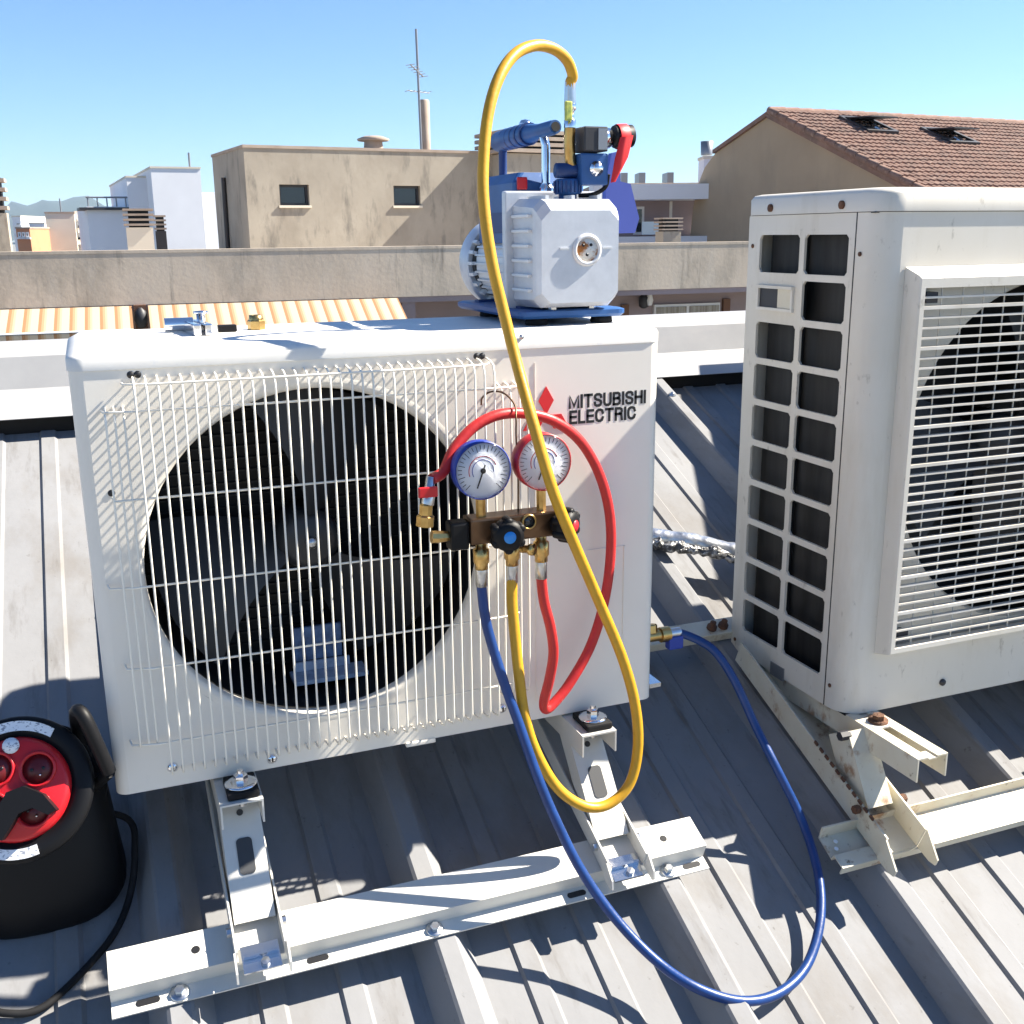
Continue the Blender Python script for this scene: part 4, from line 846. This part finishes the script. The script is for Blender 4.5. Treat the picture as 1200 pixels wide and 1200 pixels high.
a, b = onY(255, 384, .17), onY(277, 382, .17); a.z = b.z = LZ; f = (b-a); L = f.length; f.normalize(); s_ = V((-f.y, f.x, 0))
MB().box((0, -.007, .0003), (L, .007, .010), Fr(a, f, s_), bev=.002).build('knife_handle', 'black_plastic', kn)
MB().box((L*.35, .008, .0003), (L*1.02, .018, .006), Fr(a, V((f.x*.92-f.y*.3, f.y*.92+f.x*.3, 0)), s_)).build('blade', 'grey_metal', kn)
a = onY(300, 377, .19); a.z = LZ
cap_ = thing('brass_flare_nut', 'single brass flare nut standing on the lid', 'nut', tuple(a))
MB().lathe([(.0115, 0), (.0125, .001), (.0125, .012), (.0105, .014), (.009, .020), (.006, .020), (.006, .002)], a, (0, 0, 1), 6, False, False).build('hexagon', 'brass', cap_)
MB().lathe([(.0095, .0122), (.0095, .0205), (.0062, .0205), (.0062, .004)], a, (0, 0, 1), 20, True, False).build('collar', 'brass', cap_)

# ================================================================== GROUND, HILLS
GZ = -14.
g = MB(); g.add([W(-9000, -3000, GZ), W(9000, -3000, GZ), W(9000, 9000, GZ), W(-9000, 9000, GZ)], [(0, 1, 2, 3)]); struct(g.build('ground', 'ground_mat'))
def hill_px(x):                                           # skyline of the hills in the photo
    pts = [(-700, 262), (-400, 240), (-150, 255), (0, 250), (22, 240), (45, 241), (62, 236), (85, 234), (110, 233), (130, 240), (170, 255), (240, 268), (330, 262), (480, 272), (640, 270), (800, 276), (1000, 268), (1400, 255), (2000, 262)]
    for (a, b), (c_, d) in zip(pts, pts[1:]):
        if a <= x <= c_: t_ = (x-a)/(c_-a); t_ = t_*t_*(3-2*t_); return b+(d-b)*t_
    return 265
h = MB(); nx, ny = 150, 14; vs = []
for j in range(ny+1):
    v = 3600+j*170
    for i in range(nx+1):
        px = -700+2700*i/nx; top = bg(px, hill_px(px)+2*math.sin(px*.21)+1.2*math.sin(px*.53+1), 4800); env = max(0., 1-((v-4800)/1250)**2)
        q = bg(px, 290, v); z = GZ + (top.z-GZ)*env*(1+.06*math.sin(i*1.7+j*1.3)*(1 if j != 7 else 0)); vs.append((q.x, q.y, z if env > 0 else GZ-2))
h.add(vs, [(j*(nx+1)+i, j*(nx+1)+i+1, (j+1)*(nx+1)+i+1, (j+1)*(nx+1)+i) for i in range(nx) for j in range(ny)], True); struct(h.build('hills', 'forest'))

# ================================================================== TERRACE HOUSE OPPOSITE (parapet, awnings)
TA = math.radians(19); TT = BX*math.cos(TA)+BY*math.sin(TA); TN = V((TT.y, -TT.x, 0))   # TN points to us
TO = W(0, 20, 0)
def tp(px, py, back=0.): return on_vert(px, py, TO-TN*back, TT)
def tf(px, py, back=0.): p_ = tp(px, py, back)-TO; return p_.dot(TT), p_.z
TF = Fr(TO, TT, -TN, (0, 0, 1))                           # x along, y away from us, z up
ptop = tf(300, 291)[1]; pbot = tf(300, 353)[1]
house = thing('terrace_house', 'house opposite with long stained concrete parapet above striped awnings', 'building', tuple(W(0, 22, GZ)))
MB().box((-26, 0, pbot), (24, .28, ptop-.05), TF).build('parapet', 'concrete', house)
MB().box((-26, -.006, ptop-.049), (24, .31, ptop), TF).build('coping', conc, house)
MB().box((-26, .29, ptop-.95), (24, 9, ptop-.75), TF).build('terrace_floor', 'concrete', house)
MB().box((-26, 1.2, GZ), (24, 9, ptop-.96), TF).build('wall', 'mauve_wall', house)
MB().box((-26, .02, pbot-.10), (24, 1.2, pbot-.001), TF).build('slab_edge', 'mauve_wall', house)
MB().box((-26, .5, GZ), (24, 1.19, pbot-2.6), TF).build('lower_wall', 'cream_render', house)
def facade_rect(x0, y0, x1, y1, back): a, za = tf(x0, y0, back); b, zb = tf(x1, y1, back); return min(a, b), max(a, b), min(za, zb), max(za, zb)
x0, x1, z0, z1 = facade_rect(727, 357, 735, 372, 1.2); MB().box((x0, 1.12, z1-2.1), (x1, 1.199, z1), TF).build('door', 'wood_brown', house)
x0, x1, z0, z1 = facade_rect(765, 357, 841, 372, 1.2)
wn = MB().box((x0, 1.12, z1-1.3), (x1, 1.199, z1), TF).build('window', 'frame_white', house)
for k in range(2):
    a = x0+.04+(x1-x0)*.5*k; MB().box((a, 1.105, z1-1.25), (a+(x1-x0)*.5-.07, 1.119, z1-.05), TF).build('curtain', 'curtain', wn)
    MB().box((a, 1.09, z1-1.25), (a+(x1-x0)*.5-.07, 1.094, z1-.05), TF).build('pane', mat('pane_glass%d' % k, (.9, .93, .95), rough=.02, trans=1.), wn)
x0, x1, z0, z1 = facade_rect(846, 350, 853, 372, 1.2); MB().box((x0, 1.12, z1-1.3), (x1, 1.199, z1), TF).build('shutter', 'wood_brown', house)
a, z = tf(752, 354, 1.1); wl = MB().lathe([(.04, -.12), (.10, -.08), (.11, .10), (.05, .16), (0, .17)], TF((a, 1.0, z)), (0, 0, 1), 16).build('wall_lamp', 'dark_metal', house); MB().lathe([(.05, -.10), (.08, 0), (.05, .12)], TF((a+.09, .93, z+.04)), (0, 0, 1), 12).build('lamp_glass', 'frame_white', wl)
for px in (478, 700): a, z = tf(px, 352, .1); MB().box((a-.12, .05, pbot-2.6), (a+.12, .35, pbot-.101), TF).build('pillar', 'mauve_wall', house)
aw_m = stripes('awning_stripe', TO, TT, .225)
def awning(xa, xb, ztop, zlow, label):
    t = thing('awning', label, 'awning', tuple(TF(((xa+xb)/2, -.3, zlow))))
    MB().prism([(-.02, ztop), (-.95, zlow), (-.96, zlow-.012), (-.02, ztop-.014)], xa, xb, Fr(TO, -TN, (0, 0, 1), TT)).build('canopy', aw_m, t)
    n = max(3, int((xb-xa)/.262)); w_ = (xb-xa)/n
    for k in range(n):
        c_ = xa+w_*k; pr = [(c_, zlow-.013), (c_+w_*.985, zlow-.013), (c_+w_*.985, zlow-.10)]+[(c_+w_*(.5+.485*math.cos(q*PI/8)), zlow-.10-.05*math.sin(q*PI/8)) for q in range(1, 8)]+[(c_, zlow-.10)]
        MB().prism(pr, -.963, -.958, Fr(TO, TT, (0, 0, 1), -TN)).build('valance_flap', aw_m, t)
    MB().tube([TF((xa, -.945, zlow-.006)), TF((xb, -.945, zlow-.006))], .02, 8).build('front_bar', 'frame_white', t)
    for x in (xa+.2, xb-.2): MB().tube([TF((x, -.94, zlow-.02)), TF((x, -.02, zlow-.25))], .014, 6).build('arm', 'frame_white', t)
    return t
a0, a1 = tf(-160, 357)[0], tf(154, 356)[0]; a2, a3 = tf(173, 355)[0], tf(466, 352)[0]
awning(a0, a1, pbot-.015, tf(60, 386)[1]+.02, 'orange striped awning with scalloped edge left of the dark bracket post')
awning(a2, a3, pbot-.015, tf(300, 386)[1]+.02, 'long orange striped awning below the parapet ending by the pillar')
MB().box((a1+.03, -.12, pbot-.75), (a2-.03, .018, pbot-.002), TF).build('bracket_post', 'wood_brown', house)
lp = TF(((a1+a2)/2, -.16, pbot-.22)); MB().lathe([(.03, .18), (.09, .12), (.11, -.02), (.06, -.14), (0, -.15)], lp, (0, 0, 1), 14).build('lantern', 'dark_metal', house)

# ================================================================== PENTHOUSE BLOCK
PA = math.radians(27); PT = BX*math.cos(PA)+BY*math.sin(PA); PN = V((PT.y, -PT.x, 0)); PO = bg(293, 285, 23.)
PF = Fr((PO.x, PO.y, 0), PT, -PN, (0, 0, 1))
def pf(px, py): p_ = on_vert(px, py, PO, PT)-V((PO.x, PO.y, 0)); return p_.dot(PT), p_.z
ph = thing('penthouse', 'beige rendered rooftop block with two small dark windows', 'building', tuple(PF((2.5, 2, ptop-.75))))
zt = pf(287, 173)[1]; xe = pf(580, 180)[0]
wins = [pf(327, 216)+pf(363, 240), pf(461, 218)+pf(493, 241)]
mbw = MB(); cuts = [0]; 
xs_ = [0, wins[0][0], wins[0][2], wins[1][0], wins[1][2], xe]; zs_ = [ptop-.75, min(wins[0][3], wins[1][3]), max(wins[0][1], wins[1][1]), zt]
for i in range(5):
    for j in range(3):
        if j == 1 and i in (1, 3): continue
        mbw.box((xs_[i], 0, zs_[j]), (xs_[i+1]-.0, .25, zs_[j+1]), PF)
mbw.v = mbw.v
wall = mbw.build('wall', 'render_beige', ph)
MB().box((0, .251, ptop-.75), (.25, 3.0, zt), PF).build('side_wall', 'render_beige', ph)
MB().box((xe-.25, .251, ptop-.75), (xe, 3.0, zt), PF).build('side_wall', 'render_beige', ph)
MB().box((.251, 2.75, ptop-.75), (xe-.251, 3.0, zt), PF).build('rear_wall', 'render_beige', ph)
MB().box((-.02, -.02, zt+.001), (xe+.02, 3.02, zt+.06), PF).build('roof_slab', 'terracotta', ph)
for k in (1, 3):
    a, b = xs_[k], xs_[k+1]; w_ = MB().box((a, .14, zs_[1]), (b, .17, zs_[2]), PF).build('window', 'dark_glass', ph)
    fm = MB(); fm.box((a, .10, zs_[1]), (a+.05, .14, zs_[2]), PF); fm.box((b-.05, .10, zs_[1]), (b, .14, zs_[2]), PF); fm.box((a+.05, .10, zs_[2]-.05), (b-.05, .14, zs_[2]), PF); fm.box((a+.05, .10, zs_[1]), (b-.05, .14, zs_[1]+.05), PF); fm.build('frame', 'dark_metal', w_)
    MB().box((a-.03, -.04, zs_[1]-.05), (b+.03, .10, zs_[1]-.001), PF).build('sill', 'cream_render', w_)
MB().tube([PF((-.05, 1.9, ptop-.7)), PF((-.05, 1.8, zt-.5))], .05, 8).build('downpipe', 'dark_metal', ph)
MB().lathe([(.3, 0), (.33, .3), (.2, .55), (0, .6)], PF((-.35, 1.5, ptop-.75)), (0, 0, 1), 14).build('vent_hood', 'dark_metal', ph)
a, z = pf(449, 175); vn = MB().lathe([(.22, 0), (.20, .18)], PF((a, .6, zt+.076)), (0, 0, 1), 16).build('roof_vent', 'terracotta', ph); MB().lathe([(.34, .18), (.36, .22), (.2, .28), (0, .29)], PF((a, .6, zt+.076)), (0, 0, 1), 18).build('vent_cap', 'terracotta', vn)
a, z = pf(509, 178); MB().lathe([(.115, 0), (.115, 1.05), (.09, 1.08)], PF((a, .5, zt+.076)), (0, 0, 1), 18).build('flue', 'terracotta', ph)
# antenna
a, z = pf(501, 178); zt2 = pf(498, 31)[1]
an = thing('television_antenna', 'tall thin rooftop antenna mast with two small aerials beside the flue', 'antenna', tuple(PF((a, .35, zt+.076))))
MB().tube([PF((a, .35, zt+.076)), PF((a-.04, .35, zt2))], .028, 8).build('mast', 'grey_metal', an)
za = pf(498, 84)[1]; zb = pf(500, 106)[1]
bm_ = MB().tube([PF((a-.30, .1, za+.14)), PF((a+.16, .5, za-.03))], .014, 6).build('aerial_boom', 'grey_metal', an)
for k in range(6):
    c_ = PF((a-.30+.46*k/5, .1+.4*k/5, za+.14-.17*k/5)); d = PT*.11+V((0, 0, .02)); MB().tube([c_-d, c_+d], .008, 5).build('element', 'grey_metal', bm_)
bm2 = MB().tube([PF((a-.32, .3, zb+.02)), PF((a+.26, .4, zb))], .010, 6).build('aerial_boom', 'grey_metal', an)
for k in range(5): c_ = PF((a-.3+.13*k, .33, zb+.015)); MB().tube([c_-PN*.14, c_+PN*.14], .007, 5).build('element', 'grey_metal', bm2)
# stair tower behind the pump: casts the slanting shade on the block
sa0, sa1 = pf(577, 200)[0], pf(648, 200)[0]; SF = Fr(PF((sa0, -.72, 0)), PT, -PN, (0, 0, 1)); wd = sa1-sa0
zs1 = on_vert(600, 160, SF.o, PT).z
tw = thing('chimney_stack', 'wide beige chimney stack with slatted cap rising behind the pump', 'chimney', tuple(SF((wd/2, .6, ptop-.7))))
MB().box((0, 0, ptop-.75), (wd, 1.3, zs1-.35), SF).build('stack', 'render_beige', tw)
for k in range(4): MB().box((-.12, -.10, zs1-.33+k*.13), (wd+.12, 1.4, zs1-.25+k*.13), SF).build('cap_slab', 'terracotta', tw)
MB().box((.1, .1, zs1-.349), (wd-.1, 1.2, zs1+.10), SF).build('cap_core', 'shroud_black', tw)
ck = MB().lathe([(.06, 0), (.06, .10), (.13, .12), (.15, .2), (.10, .28), (0, .3)], SF((wd*.50, .6, zs1+.14)), (0, 0, 1), 16).build('cowl', 'chrome', tw)

# ================================================================== CHIMNEYS ALONG THE PARAPET
def chimney(px0, px1, pyb, pyt, v, label, nslat=4, body='render_beige', grp=None, depth=None):
    a, b = bg(px0, pyb, v), bg(px1, pyb, v); w_ = (b-a).length; zt_ = bg(px0, pyt, v).z; zb_ = ptop-.76; d_ = depth or w_*.9
    f = Fr((a.x, a.y, 0), TT, -TN, (0, 0, 1)); hh = zt_-a.z; zc_ = a.z+hh*.52
    t = thing('chimney', label, 'chimney', tuple(f((w_/2, d_/2, zb_))), grp)
    MB().box((0, 0, zb_), (w_, d_, zc_), f).build('stack', body, t)
    MB().box((w_*.12, d_*.12, zc_+.001), (w_*.88, d_*.88, zt_-.02), f).build('cap_core', 'shroud_black', t)
    for k in range(nslat):
        z = zc_+(zt_-zc_)*(k+.35)/nslat; o_ = .07*w_
        MB().box((-o_, -o_, z), (w_+o_, d_+o_, z+(zt_-zc_)*.42/nslat), f).build('cap_slab', 'terracotta', t)
    return t
chimney(150, 180, 292, 243, 21.6, 'grey chimney with four cap slabs in front of the white house', 4, 'cream_render')
chimney(184, 196, 292, 251, 23.0, 'dark narrow chimney next to the one with four cap slabs', 4, 'dark_metal')
chimney(777, 800, 290, 254, 22.0, 'small beige chimney with slatted cap beside the gable wall', 4)
chimney(-14, 11, 296, 206, 22.5, 'tall chimney with pale slatted cap at the far end of the parapet', 4, 'render_beige')

# ================================================================== BUILDINGS FAR BEHIND
def block(px0, px1, pyt, v, depth, material, label, name='apartment_house', rot=0., low=None):
    t_ = BX*math.cos(rot)+BY*math.sin(rot); n_ = V((t_.y, -t_.x, 0)); a = bg(px0, 280, v); b = on_vert(px1, 280, a, t_); w_ = (b-a).dot(t_)
    zt_ = bg(px0, pyt, v).z; f = Fr((a.x, a.y, 0), t_, -n_, (0, 0, 1))
    th = thing(name, label, 'building', tuple(f((w_/2, depth/2, GZ))))
    MB().box((0, 0, GZ), (w_, depth, zt_), f).build('wall', material, th)
    MB().box((-.04, -.04, zt_+.002), (w_+.04, depth+.04, zt_+.10), f).build('roof', 'cream_render' if material == 'white_render' else 'terracotta', th)
    def rect(x0, y0, x1, y1):
        p_, q = on_vert(x0, y0, a, t_), on_vert(x1, y1, a, t_); return (p_-f.o).dot(t_), (q-f.o).dot(t_), min(p_.z, q.z), max(p_.z, q.z)
    return th, f, w_, zt_, rect
def window(th, f, r_, material='dark_glass', sill=True):
    a, b, c_, d = r_; w_ = MB().box((a, -.03, c_), (b, -.001, d), f).build('window', 'frame_white', th); MB().box((a+.08, -.06, c_+.08), (b-.08, -.031, d-.08), f).build('pane', material, w_)
    if sill: MB().box((a-.1, -.16, c_-.12), (b+.1, -.002, c_-.002), f).build('sill', 'frame_white', w_)
def balcony(th, f, r_):
    a, b, c_, d = r_; rec = MB().box((a, -.05, c_), (b, -.002, d), f).build('loggia', 'dark_glass', th)
    MB().box((a-.1, -1.2, c_-.2), (b+.1, -.003, c_-.001), f).build('balcony_slab', 'frame_white', th); MB().box((a-.1, -1.2, c_), (b+.1, -1.1, c_+(d-c_)*.45), f).build('balcony_front', 'cream_render', th)
th, f, w_, z_, rect = block(184, 241, 197, 60, 14, 'white_render', 'tall plain white apartment house with flat roof', rot=.42)
MB().tube([f((w_*.85, 1, z_)), f((w_*.85, 1, z_+.9))], .06, 6).build('vent_pipe', 'grey_metal', th)
MB().box((w_+.001, .6, z_-10), (w_+1.4, 12, z_-1.2), f).build('side_bay', 'white_render', th)
for k in range(2): MB().box((w_+1.401, .8, z_-4.6-2*k), (w_+1.9, 2, z_-3.7-2*k), f).build('balcony', 'grey_metal', th)
th, f, w_, z_, rect = block(155, 183.5, 208, 62, 12, 'white_render', 'lower white house with a small window and roof terrace rail', rot=.42)
window(th, f, rect(175, 217, 184, 227), 'curtain')
MB().box((-2.2, .5, GZ), (-.001, 11, bg(140, 242, 62).z), f).build('annexe', 'white_render', th)
for k in range(5): MB().tube([f((-2.1+.5*k, .6, bg(140, 242, 62).z)), f((-2.1+.5*k, .6, bg(140, 231, 62).z))], .04, 5).build('rail_post', 'grey_metal', th)
MB().tube([f((-2.2, .6, bg(140, 231, 62).z)), f((0, .6, bg(140, 231, 62).z))], .05, 5).build('rail', 'grey_metal', th)
MB().box((-2.6, .2, bg(140, 246, 62).z), (1.4, 3, bg(140, 243, 62).z), f).build('canopy', 'dark_metal', th)
th, f, w_, z_, rect = block(56, 90, 250, 75, 12, 'cream_render', 'beige apartment house with a shaded side wall below the hills', rot=.35)
MB().tube([f((1, 1, z_)), f((1, 1, z_+1))], .05, 5).build('vent_pipe', 'grey_metal', th)
th, f, w_, z_, rect = block(91, 107, 249, 78, 9, 'white_render', 'narrow cream block with three stacked balconies', rot=.40)
for k in range(3): balcony(th, f, rect(92, 256+k*13.5, 103, 251+k*13.5))
th, f, w_, z_, rect = block(36, 54, 262, 88, 9, 'white_render', 'pale apartment block partly hidden left of the beige one', rot=.3)
for k in range(2): window(th, f, rect(40+7*k, 276, 44+7*k, 268))
th, f, w_, z_, rect = block(20, 36, 268, 72, 6, 'orange_render', 'brick red house with small windows near the tall chimney')
for k in range(3): window(th, f, rect(21.5+4.6*k, 278, 24.5+4.6*k, 272))
th, f, w_, z_, rect = block(17, 27, 254, 110, 8, 'white_render', 'distant white tower block standing before the hills')
for k in range(3): window(th, f, rect(19, 264+6*k, 24, 261+6*k))
th, f, w_, z_, rect = block(108, 121, 265, 80, 8, 'orange_render', 'small orange house between cream block and white house')
window(th, f, rect(110, 284, 114, 276))
th, f, w_, z_, rect = block(121, 140, 259, 70, 6, 'cream_render', 'flat roofed house with dark balcony beside the orange house')
balcony(th, f, rect(123, 278, 139, 264))
# white terrace house to the right
th, f, w_, z_, rect = block(700, 842, 219, 34, 10, 'mauve_wall', 'modern house with wide white roof fascia and glass balcony', rot=.03)
r_ = rect(690, 236, 850, 217); MB().box((r_[0], -1.3, r_[2]), (r_[1], -.01, r_[3]), f).build('fascia', 'white_render', th)
r_ = rect(690, 289, 850, 276); MB().box((r_[0], -1.3, r_[2]-1), (r_[1], -.02, r_[3]), f).build('balcony_slab', 'white_render', th)
r_ = rect(745, 275, 780, 260); MB().box((r_[0], -1.25, r_[2]), (r_[1], -1.22, r_[3]), f).build('glass_rail', mat('rail_glass', (.62, .72, .76), rough=.15, spec=.6), th)
r_ = rect(742, 275, 755, 242); window(th, f, r_, 'dark_glass', False); r_ = rect(779, 275, 782, 237); MB().box((r_[0], -.9, r_[2]), (r_[1], -.7, r_[3]), f).build('column', 'cream_render', th)
for px in (738, 760, 795): r_ = rect(px, 217, px+8, 213.5); MB().box((r_[0], 2, z_+.16), (r_[1], 3, z_+.16+.35), f).build('roof_box', 'grey_metal', th)
th, f, w_, z_, rect = block(822, 834, 186, 42, 1.2, 'white_render', 'slim white chimney with dark pot behind the gable wall', name='tall_chimney'); th['category'] = 'chimney'
MB().lathe([(.22, 0), (.24, .5), (0, .52)], f((w_/2, .6, z_+.16)), (0, 0, 1), 14).build('pot', 'grey_metal', th)

# ================================================================== TILED GABLE HOUSE
GA = W(305/FPX*30/1.0, 30, 0); ap = on_vert(905, 131, GA, BX*math.cos(math.radians(63))-BY*math.sin(math.radians(63)))
GT = BX*math.cos(math.radians(63))-BY*math.sin(math.radians(63))      # along the gable, towards us and to the right
GR = BX*math.sin(math.radians(63))+BY*math.cos(math.radians(63))      # along the ridge
GO = V((ap.x, ap.y, 0)); GF = Fr(GO, GT, GR, (0, 0, 1))
def gp(px, py): p_ = on_vert(px, py, ap, GT)-GO; return p_.dot(GT), p_.z
gh = thing('gable_house', 'tall grey-brown gable wall house with red tiled roof', 'building', tuple(GF((0, 8, GZ))))
vb = gp(1080, 222); sl_ = (ap.z-vb[1])/vb[0]; Lr = 10.5; zl = ap.z-sl_*Lr
prof = [(0, ap.z), gp(838, 180), gp(826, 196), gp(818, 216), gp(812, 245), gp(808, 286), (gp(808, 286)[0], GZ), (Lr-.4, GZ), (Lr-.4, zl+sl_*.4)]
MB().prism(prof, 0, .3, Fr(GO, GT, (0, 0, 1), GR)).build('gable_wall', 'gable_render', gh)
RL = 24.
MB().box((gp(838, 180)[0]-1.5, .31, GZ), (Lr-.5, RL, zl-.2), GF).build('body_wall', 'gable_render', gh)
# roof slab and tiles
up = (GT*-1+V((0, 0, sl_))).normalized(); nrm = up.cross(GR); nrm = nrm if nrm.z > 0 else -nrm
TFr = Fr(V((ap.x, ap.y, ap.z)), GR, -up, nrm)             # x along the ridge, y down the slope, z off the roof
Ls = Lr*math.sqrt(1+sl_*sl_)
rs_ = MB().box((-.15, 0, -.16), (RL, Ls, -.02), TFr).build('roof', 'tile', gh)
tl = MB(); cw = .20; rl = .30; nc = int(RL/cw); nr = int(Ls/rl)
random.seed(11)
for j in range(nr):
    for i in range(nc):
        x = -.12+i*cw+random.uniform(-.012, .012); y = j*rl+random.uniform(-.015, .015); lift = random.uniform(0, .012); vs = []
        for e, (yy, zz) in enumerate(((y-.02, .005), (y+rl+.03, .045))):
            for k in range(5):
                a = PI*k/4; vs.append(TFr((x+cw/2-math.cos(a)*cw*.44, yy, zz+lift+math.sin(a)*.075)))
        tl.add(vs, [(k, k+1, 6+k, 5+k) for k in range(4)]+[(5, 6, 7, 8, 9)], False)
tl.build('roof_tile', 'tile', rs_, kind='stuff')
for k in range(nc//2):
    x = -.12+k*.48; c0 = TFr((x, 0, .02)); MB().lathe([(.11, 0), (.13, .50)], c0, GR, 10, True, False).build('ridge_tile', 'tile', rs_)
vt = None
for k in range(int(Ls/.40)):
    m_ = MB().tube([TFr((-.12, .40*k, .03)), TFr((-.12, .40*k+.44, .05))], [.09, .11], 8)
    m_.build('verge_tile', 'tile', rs_)
MB().prism([(0, ap.z-.06), gp(838, 180), (gp(838, 180)[0], gp(838, 180)[1]+.10), (0, ap.z+.06)], -.1, RL, Fr(GO, GT, (0, 0, 1), GR)).build('rear_roof', 'tile', gh)
# two open roof windows
for (a, b, c_, d) in ((988, 141, 1046, 161), (1083, 154, 1141, 174)):
    p_, q = on_plane((a+c_)/2-8, b+4, ap, nrm)-ap, on_plane((a+c_)/2+6, d-3, ap, nrm)-ap
    cx_ = (p_.dot(GR)+q.dot(GR))/2; cy_ = (p_.dot(-up)+q.dot(-up))/2; w_, h_ = .55, .62
    sk = MB()
    for lo, hi in (((cx_-w_, cy_-h_, .0), (cx_+w_, cy_-h_+.10, .16)), ((cx_-w_, cy_+h_-.10, .0), (cx_+w_, cy_+h_, .16)), ((cx_-w_, cy_-h_+.10, 0), (cx_-w_+.10, cy_+h_-.10, .16)), ((cx_+w_-.10, cy_-h_+.10, 0), (cx_+w_, cy_+h_-.10, .16))): sk.box(lo, hi, TFr)
    sk = sk.build('roof_window', 'dark_metal', gh); MB().box((cx_-w_+.1, cy_-h_+.1, .02), (cx_+w_-.1, cy_+h_-.1, .10), TFr).build('shaft', 'dark_glass', sk)
    o_ = TFr((cx_, cy_-h_*.1, .30)); y2 = (-up*math.cos(.35)+nrm*math.sin(.35)*1).normalized(); n2 = GR.cross(y2); n2 = n2 if n2.z > 0 else -n2
    sash = MB().box((-w_+.06, -h_*.9, -.03), (w_-.06, h_*.9, .0), Fr(o_, GR, y2, n2)).build('sash', 'dark_metal', sk); MB().box((-w_+.18, -h_*.75, .001), (w_-.18, h_*.75, .012), Fr(o_, GR, y2, n2)).build('pane', mat('sash_glass%d' % a, (.30, .31, .27), rough=.12), sash)
x_, z_ = gp(970, 225); MB().box((x_-.55, -.12, z_-.12), (x_+.55, -.001, z_), Fr(GO, GT, GR, (0, 0, 1))).build('wall_vent', 'dark_metal', gh)

# ================================================================== AIR
hz = MB(); c0 = W(0, 2500, 0)
HZ = MB().box((-9100, -3100, GZ-1), (9100, 9100, 260), Fr((CAM.x, CAM.y, 0), BX, BY)).build('haze', 'frame_white', kind='stuff')
hm = bpy.data.materials.new('haze_air'); hm.use_nodes = True; n = hm.node_tree
n.nodes.remove(n.nodes['Principled BSDF']); pv = n.nodes.new('ShaderNodeVolumePrincipled'); pv.inputs['Color'].default_value = (.55, .76, 1, 1); pv.inputs['Density'].default_value = .00009; pv.inputs['Anisotropy'].default_value = .2
n.links.new(pv.outputs[0], n.nodes['Material Output'].inputs['Volume'])
HZ.data.materials.clear(); HZ.data.materials.append(hm)
tag(HZ, 'thin pale blue air between the roofs and the hills', 'haze')
for o in bpy.data.objects:
    if 'org' in o: del o['org']
